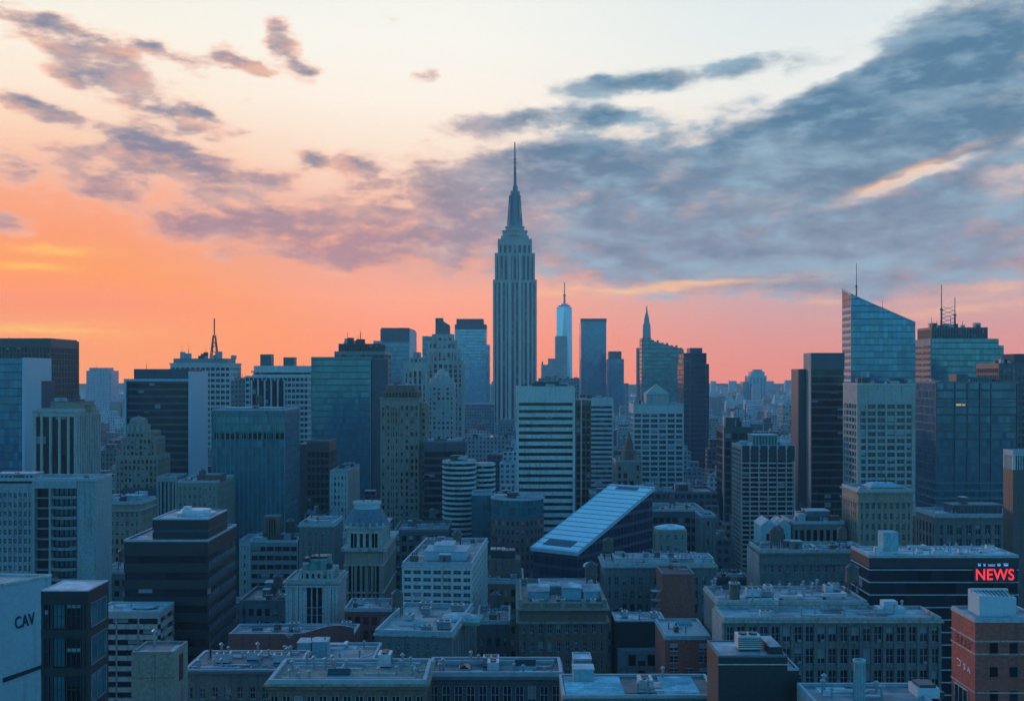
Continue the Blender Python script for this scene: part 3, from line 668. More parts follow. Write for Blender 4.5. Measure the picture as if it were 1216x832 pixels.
b.plain(mat='far_grey', name='facade'); b.plain(b.sub(278, 284, 448, 2, 10), 'grey_panel', 'penthouse'); b.mech(9, 6, h=3)

b = Bld('teal_glass_tower', 'broad dark teal glass tower with a banded set-back crown', 'tower', 370, 440, 424, 650, dep=38)
b.curtain(mat='teal_glass', trim='greened_copper')
v = b.sub(397, 457, 417, 8, 34, 0); b.lattice(v, bay=4, fl=3.8, pier=.3, span=1.7, d=.4, wall='grey_panel', glass='ribbon_glass', top=2)
v = b.sub(402, 452, 408, 11, 24, PZ(417, 658)); b.lattice(v, bay=1.6, fl=2.4, pier=.5, span=.5, d=.4, wall='dark_stone', glass='dark_glass', top=.8); b.mech(12, 12, v, 4); b.roof(ph=0)
b.plain((b.x1 + .3, PX(461, 652), 652, 657.5, 0, PZ(426, 652)), 'navy_panel', 'side_wing')
b = Bld('brown_block', 'dark brown ribbed block with a deep plain top band', 'building', 364, 391, 525, 560, dep=24)
b.lattice(bay=2.2, fl=3.8, pier=.5, span=1.3, d=.3, wall='brown_panel', glass='dark_glass', top=5, each='ribbon', zmin=20); b.roof(mat='dark_roof', par='dark_coping')
b.plain((PX(355, 561), b.x0 - .05, 561, 582, 0, PZ(527, 561)), 'brown_panel', 'side_wing')
b = Bld('apartment_block', 'small pale apartment block at foot of the broad teal tower', 'building', 391.5, 413, 561, 520, xb=427)
b.lattice(bay=1.9, fl=3.0, pier=.9, span=1.3, d=.3, wall='pale_concrete', top=1.6); b.mech(3, 7, h=2.2); b.roof()

b = Bld('blue_glass_tower', 'plain blue glass tower with pale right flank behind the masonry tower', 'tower', 452, 486, 391, 1400, xb=494)
b.curtain(mat='blue_glass', bay=4, fl=5.5); b.plain((b.x0 + .5, b.x1 - .5, b.y0 + .5, b.y1 - .5, b.z + .02, b.z + 2), 'navy_panel', 'parapet'); b.plain((b.x0 - .3, b.x1 + .3, b.y0 - .3, b.y0 + 1, b.z - 16, b.z + .5), 'navy_panel', 'top_band')
b.plain((b.x1 + .02, b.x1 + .9, b.y0, b.y1, 0, b.z), 'pale_panel', 'end_wall')
b = Bld('stone_tower', 'stepped stone tower with crown of piers and a jagged chimney-like top', 'tower', 508, 550, 428, 1000, dep=40)
for p0, p1, py, off in ((508, 550, 428, 0), (508, 546.5, 414, 2), (508, 542, 404, 4), (513, 538, 396.5, 6)):
    v = b.sub(p0, p1, py, off, 36 - 2 * off, 0 if off == 0 else b.z - 8); b.lattice(v, bay=4.4, fl=4.4, pier=1.9, span=1.0, d=.9, wall='limestone', top=3.5)
v = b.sub(517, 526, 377.5, 12, 9, b.z + 20); b.plain(v, 'grey_stone', 'tower_top'); v = b.sub(526.1, 534, 386, 12, 9, b.z + 20); b.plain(v, 'grey_stone', 'tower_top', tops=(PZ(381, 1012), PZ(386, 1012), PZ(386, 1012), PZ(381, 1012))); b.antenna(526, 373, off=16, w=.4, base=v[5])
for p in (510, 514, 519, 538, 542, 546): b.plain((PX(p, 1000), PX(p + 2, 1000), 999.5, 1001.5, b.z - 2, PZ(408 + abs(p - 528) * .9, 1000)), 'limestone', 'pinnacle')
b = Bld('stone_block', 'stone block with tall pier strips left of the jagged stone tower', 'building', 479, 507, 431, 960, dep=30)
b.lattice(bay=4.2, fl=6, pier=2.0, span=.5, d=.8, wall='limestone', top=7); b.lattice(b.sub(486, 502, 424, 3, 18), bay=4, fl=4, pier=1.6, span=1, wall='limestone'); b.lattice(b.sub(490, 499, 418, 6, 10, b.z + 4), bay=4, fl=4, pier=1.6, span=1, wall='limestone')
b = Bld('blue_block', 'sliver of blue block behind the jagged stone tower', 'building', 501.5, 513, 399, 1160, dep=30); b.curtain(mat='blue_glass', bay=4, fl=5)
b = Bld('domed_stone_tower', 'stone tower with many small windows and a low round cap', 'tower', 508, 539.5, 456, 800, dep=26)
b.lattice(bay=3.1, fl=3.6, pier=1.5, span=1.7, d=.4, wall='limestone', top=2.5)
c = MB(); c.lathe((b.x0 + b.x1) / 2, b.y0 + 13, [(9.2, b.z), (9.0, b.z + 4.5), (6.0, b.z + 4.6), (5.4, b.z + 7), (3.2, b.z + 9.4), (.02, b.z + 11.5)], 14); b.part('cap', c, ['limestone']); b.roof()
b = Bld('pale_glass_tower', 'light blue glass tower with dark top band close left of the tallest tower', 'tower', 540, 577.5, 391, 1750, dep=70)
b.curtain(mat='sky_glass', bay=4.5, fl=5); v = b.sub(540, 577.5, 385, .5, 66); b.plain(v, 'navy_panel', 'top_band'); v = b.sub(542, 574, 378.5, 3, 50, v[5]); b.plain(v, 'navy_panel', 'penthouse'); b.curtain((b.x1 + .1, PX(581.5, 1756), 1756, 1800, 0, PZ(409, 1756)), mat='sky_glass', name='side_wing')
b = Bld('grey_blue_block', 'grey blue block under the light blue glass tower', 'building', 551, 587, 480, 1300, dep=50); b.plain(mat='far_grey', name='facade'); b.roof()
b = Bld('grey_blue_block', 'dim wide block low between grey blue block and round banded tower', 'building', 551, 604, 519, 900, dep=30); b.plain(mat='far_stone', name='facade'); b.mech(31, 9, h=3)

b = Bld('spire_glass_tower', 'slender pale cyan glass tower with a thin spire on its flat top', 'skyscraper', 661, 680, 364, 4000, dep=60)
x0, x1, y0, y1 = b.x0, b.x1, b.y0, b.y1; mx, my = (x0 + x1) / 2, (y0 + y1) / 2; hw, hd = (x1 - x0) / 2, (y1 - y0) / 2; t = MB()
bs = [(x0, y0), (x1, y0), (x1, y1), (x0, y1)]; tp = [(mx, my - hd * 1.25), (mx + hw * .96, my), (mx, my + hd * 1.25), (mx - hw * .96, my)]
for k in range(4):
    j = (k + 1) % 4
    t.face([(*bs[k], 0), (*bs[j], 0), (*tp[k], b.z)], 0, ((0, 0), (8, 0), (4, 70))); t.face([(*bs[j], 0), (*tp[j], b.z), (*tp[k], b.z)], 0, ((8, 0), (12, 70), (4, 70)))
t.face([(*p, b.z) for p in tp], 1); b.part('curtain_wall', t, ['cyan_glass', 'grey_roof'])
r = MB(); r.lathe(mx, my, [(hw * .75, b.z), (hw * .8, b.z + 6), (hw * .5, b.z + 7), (hw * .5, b.z + 12)], 12); b.part('crown', r, ['steel']); b.antenna(670.3, 335, off=30, w=7, base=b.z + 10)
b = Bld('stepped_grey_tower', 'stepped grey tower in front of the slender cyan tower', 'tower', 643, 661, 433, 2500, dep=50)
b.plain(mat='far_stone', name='facade'); b.plain(b.sub(659.5, 673.5, 399, 6, 40, 0), 'far_stone', 'tower_top'); b.plain(b.sub(651, 660, 425.5, 8, 30), 'far_stone', 'setback'); b.mech(21, 6, h=8); b.antenna(642.6 + 1.5, 409 + 18, off=5, w=.5)
b = Bld('wide_low_block', 'wide flat grey block just behind the white banded office tower', 'building', 640, 688, 449, 1150, dep=40); b.plain(mat='far_grey', name='facade'); b.roof(ph=0); b.mech(22, 6, h=3)
b = Bld('blue_slab_tower', 'blue grey slab tower with flat dark top right of slender cyan tower', 'tower', 690, 720, 382, 2000, dep=50)
b.plain(mat='blue_glass', name='curtain_wall'); b.plain((b.x0 - .5, b.x1 + .5, b.y0 - .5, b.y0 + 20, b.z, b.z + 6), 'navy_panel', 'top_band'); b.antenna(714, 373, w=.8)
b = Bld('narrow_blue_tower', 'narrow blue tower with stepped shoulder, right of the blue grey slab', 'tower', 722.5, 741, 426, 1900, dep=40)
b.plain(mat='blue_glass', name='curtain_wall'); b.plain(b.sub(723.5, 738, 417, 3, 30), 'navy_panel', 'penthouse')
b = Bld('far_block', 'low blue block at right foot of the narrow blue tower', 'building', 739, 746.5, 455, 2300, dep=40); b.plain(mat='far_grey', name='facade')
b = Bld('far_block', 'faint far block between narrow blue tower and spired tower', 'building', 745, 760, 470, 3000, dep=60); b.plain(mat='far_haze_tint', name='facade')
# spire tower with slanted glass body
D = 1400; b = Bld('spire_stone_tower', 'slim stepped stone tower ending in a pointed spire', 'skyscraper', 757, 768, 413, D + 20, dep=14)
b.lattice(bay=4, fl=5, pier=1.8, span=1.2, d=.6, wall='limestone', top=3)
k = D / F; sx = PX(768, D + 27); c = MB(); c.lathe(sx, D + 27, [(6.5 * k, PZ(470, D)), (6.3 * k, PZ(402, D)), (5.0 * k, PZ(400, D)), (4.6 * k, PZ(385, D)), (3.4 * k, PZ(382, D)), (2.8 * k, PZ(376, D)), (1.2 * k, PZ(370, D)), (.3 * k, PZ(361, D))], 8, 0, bay=3, fl=4); b.part('spire', c, ['limestone'])
b = Bld('slant_glass_building', 'dark teal glass building with a roof edge sloping down to the right', 'tower', 762, 812, 413, D - 20, dep=24)
zl, zr = PZ(401, D - 20), PZ(414.5, D - 20); b.curtain(tops=(zl, zr, zr, zl), mat='green_glass', bay=4, fl=5); r = MB()
for q in range(9):
    t0 = (q + .5) / 9; x = b.x0 + (b.x1 - b.x0) * t0; z = zl + (zr - zl) * t0; r.box(x - 1.2, x + 1.2, b.y0 + 2, b.y0 + 4, z - .5, z + (2.5 if q % 2 else 1.2))
b.part('roof_machinery', r, ['dark_steel'])
b = Bld('navy_tower', 'dark navy stepped tower right of the sloping teal glass building', 'tower', 812, 842, 432, 900, dep=34)
b.curtain(mat='navy_glass', bay=3, fl=4); b.curtain(b.sub(812, 839, 419, 1.5, 28, b.z), mat='navy_glass', bay=3, fl=4, name='setback'); b.plain(b.sub(819.5, 834, 413, 4, 18, PZ(419, 902)), 'navy_panel', 'penthouse')
b.plain((b.x0 + 4.3, b.x0 + 5.3, b.y0 - .4, b.y0 + .5, 0, b.z), 'navy_panel', 'fin'); b.plain((b.x1 - 3, b.x1 - 2, b.y0 - .4, b.y0 + .5, 0, b.z), 'navy_panel', 'fin')
# hazy distance right of centre
b = Bld('crowned_far_tower', 'pale blue far tower with bright vertical stripes and stepped crown', 'tower', 889, 910.5, 446, 3000, dep=50)
b.lattice(bay=11, fl=9, pier=4, span=1.2, d=2, wall='sky_glass', glass='blue_glass', top=5); b.plain(b.sub(892, 908, 441, 5, 36), 'sky_glass', 'crown'); b.plain(b.sub(895, 905, 438.6, 10, 20, PZ(441, 3005)), 'grey_panel', 'penthouse')
b = Bld('far_tower', 'thin blue tower tucked against the striped far tower', 'tower', 882.5, 888.5, 453, 3000, dep=40); b.plain(mat='blue_glass', name='curtain_wall')
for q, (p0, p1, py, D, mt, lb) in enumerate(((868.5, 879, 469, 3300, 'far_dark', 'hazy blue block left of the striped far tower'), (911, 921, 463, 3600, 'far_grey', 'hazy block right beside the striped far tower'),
        (924, 937, 466, 3500, 'far_grey', 'hazy squat block at far right of the distant gap'), (938, 946, 470, 3400, 'far_haze_tint', 'faint block in haze beside the dark twin slab'), (867, 879.5, 484, 2100, 'far_dark', 'dull blue box below the hazy blue block'),
        (892, 911.5, 483, 2200, 'far_tan', 'pinkish grey block right below the striped far tower'), (843, 856, 478, 2600, 'far_haze_tint', 'pale low block close right of navy stepped tower'), (872, 886, 500, 1200, 'far_dark', 'dark peaked block in the middle of the distant gap'))):
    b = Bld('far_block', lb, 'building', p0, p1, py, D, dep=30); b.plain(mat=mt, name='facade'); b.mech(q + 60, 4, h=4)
b = Bld('grid_tower', 'small pale gridded tower left of the dark twin slab', 'tower', 929, 944.5, 479, 1500, dep=24); b.lattice(bay=4.5, fl=5, pier=1.6, span=2, d=.8, wall='limestone', top=3); b.mech(81, 4, h=3)

# ------------------------------------------------------------------ right-hand towers
b = Bld('twin_slab_tower', 'dark navy twin slab tower with pinkish lit left edges', 'tower', 963.5, 1003, 419, 540, xb=955)
b.lattice(bay=30, fl=3.8, pier=0, span=1.0, d=.3, e=.05, wall='navy_panel', glass='dark_glass', top=8, each='ribbon', zmin=10); b.plain((b.x0 - .4, b.x0 - .02, b.y0, b.y1, 0, b.z), 'pink_stone_warm_light', 'sun_tint_edge')  # low sun's pink on the left edge put into the slab's colour
b.plain((PX(948, 548), b.x0 - .6, 548, 562, 0, PZ(438, 548)), 'navy_panel', 'side_wing'); b.roof(mat='dark_roof', ph=0)
D = 620; b = Bld('slant_top_tower', 'blue glass tower with a steep slanted top rising to a point at left', 'skyscraper', 1011, 1087, 383, D, xb=1000)
zl, zr = PZ(350, D), PZ(383, D); b.curtain(tops=(zl, zr, zr + 3, PZ(343, b.y1)), mat='blue_glass', bay=2.6, fl=3.7)
e = MB(); e.bar((b.x0, b.y0 - .1, zl + .1), (b.x1, b.y0 - .1, zr + .1), .6); e.bar((b.x0, b.y0, zl), (b.x0, b.y1, PZ(343, b.y1)), .6)
for k in range(35): z = 20 + k * 3.7; e.box(b.x0 - .25, b.x0 - .01, b.y0 + .2, b.y1 - .2, z, z + 1.5)
b.part('edge_trim', e, ['pale_panel']); b.antenna(1017, 313, off=6, w=.7, base=zl - 4); b.antenna(1048, 357, off=6, w=.4, base=PZ(370, D)); b.plain(b.sub(1036, 1070, 453, -9, 8.6, 0), 'pale_panel', 'entrance_wing')
b = Bld('white_grid_tower', 'pale gridded stone tower standing before the slant-topped blue tower', 'tower', 1018, 1087, 457, 480, xb=1001)
nf = b.lattice(bay=3.94, fl=3.05, pier=.8, span=1.05, d=.7, wall='limestone', glass='window_glass', top=8.5, corner=1.6, each='window'); b.plain((b.x0 - .15, b.x1 + .15, b.y0 - .15, b.y1 + .15, b.z, b.z + .7), 'pale_concrete', 'parapet'); b.roof((b.x0, b.x1, b.y0, b.y1, 0, b.z + .75), ph=0)
b.mech(17, 8, (b.x0, b.x1, b.y0, b.y1, 0, b.z + .75), 2.5)
D = 700; b = Bld('blue_setback_tower', 'large blue glass tower with dark crown band and twin roof masts', 'skyscraper', 1106, 1173, 402, D, xb=1088)
b.curtain(mat='teal_glass', bay=2.6, fl=3.8); v = b.sub(1106, 1173, 388.5, .8, b.dep - 2); b.lattice(v, bay=1.7, fl=3, pier=.8, span=.4, d=.5, wall='navy_panel', glass='dark_glass', top=1.5)
b.curtain((b.x1 + .05, PX(1186, 703), 703, 722, 0, PZ(402, 703)), mat='teal_glass', bay=2.6, name='setback'); b.curtain((PX(1186.2, 706), PX(1192, 706), 706, 722, 0, PZ(410, 706)), mat='teal_glass', bay=2.6, name='setback')
b.plain((b.x0 - .6, b.x0 - .05, b.y0, b.y1, 0, b.z), 'pink_stone_warm_light', 'sun_tint_edge'); z = v[5]; e = MB()  # left face tinted pink, the warm sunlight painted on
for k in range(42): e.box(b.x0 - .95, b.x0 - .6, b.y0 + .3, b.y1 - .3, b.z - 6 - k * 3.8, b.z - 4.4 - k * 3.8)
b.part('window_strip', e, ['dark_glass'])
b.antenna(1118, 338, off=9, w=1.1, base=z); b.antenna(1134, 353, off=9, w=1.1, base=z); e = MB(); xa, xc = PX(1119, D + 9), PX(1133, D + 9)
for q in range(5): e.bar((xa, D + 9, z + 1 + q * 2.6), (xc, D + 9, z + 3.5 + q * 2.6), .4); e.bar((xa, D + 9, z + 3.5 + q * 2.6), (xc, D + 9, z + 1 + q * 2.6), .3)
b.part('mast_frame', e, ['steel']); b.mech(18, 14, v, 3.4)
b = Bld('dark_glass_tower', 'dark ribbed tower at right edge behind the glass tower with lit window', 'tower', 1186, 1250, 431, 610, dep=30)
b.lattice(bay=2.6, fl=3.8, pier=.7, span=1.4, d=.4, wall='navy_panel', glass='ribbon_glass', top=3); b.plain(b.sub(1204, 1240, 420, 6, 16), 'dark_stone', 'penthouse'); b.mech(19, 8, h=2.5)
D = 520; b = Bld('lit_glass_tower', 'dark blue glass tower with a bay grid and one amber lit window', 'tower', 1111, 1209, 455, D, dep=26)
b.curtain(mat='lit_glass', bay=1.9, fl=3.9); m = MB()
for p in (1111.5, 1134, 1149, 1164, 1177, 1208): m.box(PX(p, D) - .35, PX(p, D) + .35, D - .45, D - .01, 24, b.z)
for y in (463, 478, 492, 507, 521, 536, 551, 566): m.box(b.x0 + .4, b.x1 - .4, D - .25, D - .005, PZ(y, D), PZ(y, D) + .5)
b.part('mullion_frame', m, ['navy_panel']); lw = MB(); lw.box(PX(1135, D), PX(1141.5, D), D - .12, D - .05, PZ(481.5, D), PZ(479.2, D)); lw.box(PX(1142.5, D), PX(1146, D), D - .12, D - .05, PZ(481.5, D), PZ(479.6, D)); b.part('lit_window', lw, ['amber_light'])
for k in range(4): b.plain((b.x0 - .7 - .3 * k, b.x1 + .7, D - 1.2 - .5 * k, D + 20, PZ(574 + k * 9, D), PZ(572 + k * 9, D)), 'blue_slate', 'ledge')
b.penthouse(1136, 1150, 444, 5, 9, 'navy_panel', 'dark_coping'); b.penthouse(1152, 1178, 447.5, 6, 12, 'blue_slate', 'dark_coping', lines=True); b.mech(20, 9, h=2.2); b.roof(mat='dark_roof', par='dark_coping')
b = Bld('brown_tower', 'reddish brown plain tower at right edge with pale louvred top band', 'tower', 1203, 1260, 538.5, 300, dep=6)
b.plain((b.x0, b.x1, b.y0, b.y1, 0, b.z - 4.4), 'brown_panel'); b.lattice((b.x0, b.x1, b.y0, b.y1, b.z - 4.4, b.z), bay=.62, fl=4, pier=.25, span=0, d=.3, wall='pale_concrete', glass='dark_glass', top=.5); b.roof()
b = Bld('lattice_office', 'dark office block with pale lattice of floors and warm-lit left side', 'office block', 880, 944.5, 531, 450, xb=869)
b.lattice(bay=3.75, fl=1.95, pier=.42, span=.62, d=1.0, wall='pink_stone_warm_light', glass='dark_glass', top=.9, each='ribbon'); p = MB()
for k in range(6): q = b.x0 + (k + .04) * (b.x1 - b.x0) / 6; p.box(q + .35, q + 3.3, b.y0 - .05, b.y0 + .5, b.z - 5.5, b.z + .7)
b.part('louvre_panel', p, ['black_panel']); b.roof(clutter=5, seed=4); b.penthouse(893.5, 923, 516, 6, 9, 'greened_copper', lines=True); b.mech(23, 10, h=2.2)
b = Bld('dark_side_block', 'tall dark block with thin warm left corner behind the lattice office', 'building', 860, 894, 507, 540, dep=20)
b.lattice(bay=4, fl=4, pier=.6, span=1, d=.3, wall='dark_stone', glass='dark_glass', top=3); b.plain((b.x0 - .5, b.x0 - .02, b.y0 - .3, b.y0 + 1.2, 0, b.z), 'pink_stone_warm_light', 'corner_pier'); b.mech(24, 14, h=5)  # warm light on the left corner painted as a pink strip

# ------------------------------------------------------------------ middle towers
b = Bld('masonry_tower', 'grey brown masonry tower with rows of small windows and dark crown', 'tower', 451.5, 498, 473, 520, dep=24)
b.lattice(bay=2.32, fl=3.15, pier=.9, span=1.3, d=.55, wall='tan_stone', top=3.5, zmin=60); v = (b.x0 + .8, b.x1 - .8, b.y0 + .8, b.y1 - .8, b.z, b.z + 3.4); b.lattice(v, bay=1.55, fl=3, pier=.7, span=.3, d=.5, wall='brown_stone', glass='dark_glass', top=.6); b.bands([b.z - .3], .6, .5, 'tan_stone')
b.plain(b.sub(458, 493, 457.5, 3, 16, v[5]), 'brown_stone', 'penthouse'); b.mech(25, 5, h=1.4, vol=(b.x0 + 3, b.x1 - 3, b.y0 + 3, b.y1 - 3, 0, PZ(457.5, 523))); e = MB()
for k in range(7): e.box(b.x0 + 2.6 * k + .3, b.x0 + 2.6 * k + .9, b.y0 - .35, b.y0 + .1, 20, b.z - 4)
b.part('rib', e, ['tan_stone']); b.lattice((b.x1 + .05, PX(507, 523), 523, 542, 0, PZ(478, 523)), bay=2.3, fl=3.15, pier=1.1, span=1.5, wall='tan_stone')
b = Bld('banded_office_tower', 'white office tower with broad horizontal bands and a blank top', 'office tower', 613, 683, 458.5, 480, dep=26)
b.lattice(bay=40, fl=3.1, pier=.9, span=1.75, d=.9, e=.3, wall='white_concrete', glass='ribbon_glass', top=7.2, corner=1.1, each='ribbon'); b.mech(26, 9, h=1.8); b.penthouse(634, 664, 452.5, 6, 10, 'navy_panel', 'dark_coping', lines=True); b.roof(ph=0)
b = Bld('dark_strip_building', 'narrow dark building with pale edge right of the white banded tower', 'building', 683.5, 702, 475, 540, dep=22)
b.lattice(bay=2.6, fl=3.7, pier=.5, span=1.1, d=.3, wall='brown_stone', glass='dark_glass', top=2.6); b.plain((PX(689.5, 539), PX(691, 539), 539, 539.9, 0, b.z + .5), 'pale_concrete', 'corner_pier')
b = Bld('white_ribbon_block', 'white block with fine horizontal ribbons behind the narrow dark building', 'office block', 690, 728.5, 473, 800, dep=26)
b.lattice(bay=24, fl=3.4, pier=1.0, span=1.7, d=.6, e=.2, wall='white_concrete', glass='ribbon_glass', top=5.5, corner=1.0, each='ribbon', zmin=45); b.mech(27, 6, h=2.4); b.roof(ph=0)
b = Bld('white_window_block', 'white block with a regular grid of wide windows and small pediment on top', 'office block', 752, 812, 481, 650, dep=26)
b.lattice(bay=4.9, fl=3.2, pier=.8, span=1.15, d=.7, wall='white_concrete', glass='window_glass', top=5, each='window', zmin=30); v = b.sub(768, 794.5, 468, 3, 14); b.plain(v, 'limestone', 'penthouse')
c = MB(); x0, x1, y0, y1, _, z = v; c.face([(x0 - .6, y0 - .5, z), (x1 + .6, y0 - .5, z), ((x0 + x1) / 2, (y0 + y1) / 2, z + 6.3)]); c.face([(x1 + .6, y0 - .5, z), (x1 + .6, y1, z), ((x0 + x1) / 2, (y0 + y1) / 2, z + 6.3)]); c.face([(x0 - .6, y1, z), (x0 - .6, y0 - .5, z), ((x0 + x1) / 2, (y0 + y1) / 2, z + 6.3)]); c.face([(x1 + .6, y1, z), (x0 - .6, y1, z), ((x0 + x1) / 2, (y0 + y1) / 2, z + 6.3)])
b.part('pediment_roof', c, ['limestone']); b.mech(28, 16, h=3.2); b.roof()
b = Bld('spired_stone_house', 'old stone tower with a small brown spire below the white window block', 'tower', 731, 762, 548, 600, dep=18)
b.lattice(bay=3.3, fl=4.2, pier=1.4, span=1.4, d=.6, wall='tan_stone', top=2); c = MB(); c.lathe(PX(747, 609), 609, [(4.2, b.z), (4.0, PZ(535, 609)), (2.6, PZ(533, 609)), (2.3, PZ(526, 609)), (.1, PZ(512, 609))], 8); b.part('spire', c, ['brown_stone']); b.mech(29, 6, h=2.5); b.roof()
for p in (733, 738, 755, 760): b.plain((PX(p, 600) - .8, PX(p, 600) + .8, 600.2, 601.8, b.z, b.z + 3.4), 'tan_stone', 'pinnacle')
# round banded tower in two drums and its dark neighbour
D = 450; b = Bld('round_banded_tower', 'round white tower with wavy horizontal balcony bands', 'tower', 525, 566, 547, D, dep=15)
def drum(px0, px1, py, yc, fl):
    cx, r, z = PX((px0 + px1) / 2, yc), (px1 - px0) / 2 / F * yc, PZ(py, yc); nf = int((z - 15) / fl)
    for k in range(nf):
        g = MB(); zz = z - (k + 1) * fl; g.lathe(cx, yc, [(r * .9, zz), (r * .9, zz + fl)], 28, 0, bay=2, fl=fl); b.part('ribbon_window', g, ['ribbon_glass'])
    w = MB()
    for k in range(nf + 1): zz = z - k * fl; w.lathe(cx, yc, [(r * .88, zz - .001), (r, zz), (r, zz + fl * .42), (r * .88, zz + fl * .42 + .001)], 28, 0)
    b.part('balcony_band', w, ['white_concrete']); t = MB(); t.lathe(cx, yc, [(r * .97, z + fl * .3), (r * .97, z + fl * .5)], 28, 0); b.part('roof', t, ['grey_roof'])
drum(525, 566, 549, D + 8, 2.1); drum(556, 588.5, 552, D + 16, 2.1); b.mech(33, 7, h=2, vol=(b.x0 + 2, b.x1 - 2, b.y0 + 3, b.y1 - 2, 0, b.z))
b = Bld('dark_banded_block', 'dark block with fine bands right behind the round banded tower', 'building', 503, 553, 526, 510, dep=18)
b.lattice(bay=2.4, fl=3.5, pier=0, span=1.1, d=.3, wall='navy_panel', glass='dark_glass', top=4, each='ribbon', zmin=20); b.mech(34, 4, h=2); b.roof(mat='dark_roof', par='dark_coping')
D = 410; b = Bld('round_dark_building', 'round dark building with green glazed top and pale rim', 'building', 583, 646, 592, D, dep=21)
cx, yc, r = PX(614.5, D + 10.5), D + 10.5, 31.5 / F * (D + 10.5); zt = PZ(591, yc)
g = MB(); g.lathe(cx, yc, [(r, 0), (r, zt - 7)], 32, 0, bay=1.9, fl=3.2); b.part('wall', g, ['far_brick']); g = MB(); g.lathe(cx, yc, [(r * .99, zt - 7), (r * .99, zt)], 32, 0, bay=1.2, fl=3.5); b.part('glazed_top', g, ['green_glass'])
g = MB(); g.lathe(cx, yc, [(r * 1.02, zt), (r * 1.02, zt + .5)], 32, 0, mt=1); b.part('rim', g, ['coping', 'grey_roof']); b.mech(35, 9, h=2.0, vol=(cx - 6, cx + 5, yc - 6, yc + 5, 0, zt + .45)); b.plain((cx - 8.6, cx - 4.4, yc - 2, yc + 4, zt + .4, zt + 1.2), 'coping', 'rooflight')
b = Bld('flat_teal_block', 'plain teal block between round banded and round dark buildings', 'building', 560, 584, 588, 436, dep=14); b.curtain(mat='green_glass', bay=2.2, fl=3.4); b.roof()
# wedge building with a slanted white roof
D = 350; b = Bld('wedge_building', 'dark wedge building with a big slanted white ribbed roof', 'building', 640, 774, 581, D, dep=2); FOOT.pop()
P0, P1, P2, P3 = Vector((21, 350)), Vector((50, 390)), Vector((36, 400)), Vector((7, 360)); zl, zh = PZ(656, 350), PZ(581, 390)
w = MB()
def wq(a, za, c, zc, m): n = round((c - a).length / 2.2); w.face([(*a, 0), (*c, 0), (*c, zc), (*a, za)], m, ((0, 0), (n, 0), (n, zc / 3.6), (0, za / 3.6)))
wq(P3, zl, P0, zl, 0); wq(P0, zl, P1, zh, 0); wq(P1, zh, P2, zh, 0); wq(P2, zh, P3, zl, 0); b.part('curtain_wall', w, ['navy_glass'])
rf = MB(); n = 15
def rp(s, t, up=0.0): q = P0 + (P1 - P0) * s + (P3 - P0) * t; return (q.x, q.y, zl + (zh - zl) * s + up)
for k in range(n):
    s0, s1 = k / n, (k + 1) / n; sm = s0 + (s1 - s0) * .82
    rf.face([rp(s0, -.02, .5), rp(sm, -.02, .5), rp(sm, 1.02, .5), rp(s0, 1.02, .5)], 0); rf.face([rp(sm, -.02, .5), rp(s1, -.02, .5), rp(s1, 1.02, .5), rp(sm, 1.02, .5)], 3)
for s0, s1, t0, t1 in ((0, 1, -.035, -.02), (0, 1, 1.02, 1.035)):
    q = [rp(s0, t0, .62), rp(s1, t0, .62), rp(s1, t1, .62), rp(s0, t1, .62)]; ql = [(x, y, z - 1.2) for x, y, z in q]; rf.face(q, 1)
    for i in range(4): rf.face([ql[i], ql[(i + 1) % 4], q[(i + 1) % 4], q[i]], 1)
for s0, s1 in ((-.02, 0.002), (.998, 1.02)):
    q = [rp(s0, -.035, .63), rp(s1, -.035, .63), rp(s1, 1.035, .63), rp(s0, 1.035, .63)]; ql = [(x, y, z - 1.2) for x, y, z in q]; rf.face(q, 1)
    for i in range(4): rf.face([ql[i], ql[(i + 1) % 4], q[(i + 1) % 4], q[i]], 1)
r = b.part('roof', rf, ['roof_panel', 'line_white', 'pale_panel', 'grey_panel'])
for s0, s1, t0, t1 in ((.035, .12, .22, .86), (.94, .985, .28, .8)): sk = MB(); sk.face([rp(s0, t0, .56), rp(s1, t0, .56), rp(s1, t1, .56), rp(s0, t1, .56)]); b.part('skylight', sk, ['dark_glass'], r)
b = Bld('saucer_kiosk', 'small white domed pavilion in front of the wedge building', 'pavilion', 693, 708, 671, 318, dep=2); FOOT.pop()
c = MB(); c.lathe(PX(700.5, 322), 322, [(1.4, 0), (1.4, b.z - 1.0), (2.1, b.z - .9), (1.8, b.z - .3), (1.0, b.z + .15), (.02, b.z + .3)], 16); b.part('dome', c, ['white_paint'])

# ------------------------------------------------------------------ left-hand blocks
b = Bld('brown_tower', 'dark brown broad tower at far left against the orange sky', 'tower', -60, 60, 403, 700, xb=94)
b.lattice(bay=2.4, fl=3.9, pier=.9, span=.7, d=.45, wall='brown_panel', glass='dark_glass', top=5); b.plain((b.x0 + 1, b.x1 - 1, b.y0 + 1, b.y1 - 1, b.z, b.z + .9), 'dark_coping', 'parapet'); b.mech(40, 4, h=1.5)
b = Bld('white_edged_glass_tower', 'dark blue glass tower at left edge with notched white end wall', 'tower', -60, 27, 425.5, 520, xb=46)
b.curtain(mat='blue_glass', bay=2.2, fl=3.8); zn = PZ(452, b.y1)
b.plain((b.x1 + .02, b.x1 + 1.2, b.y0 - .6, b.y1 + .2, 0, b.z + .4), 'pale_panel', 'end_wall'); b.plain((b.x1 + .02, b.x1 + 1.2, b.y1 + .22, b.y1 + 12, zn, b.z + .4), 'pale_panel', 'end_wall'); b.plain((b.x1 - 6, b.x1 - .1, b.y1 + .3, b.y1 + 20, 0, zn - .3), 'navy_panel', 'rear_wing'); b.roof(ph=0)
b = Bld('pier_tower', 'grey tower with tall pale vertical piers and dark glass between', 'tower', 38.5, 91.5, 488, 430, xb=118)
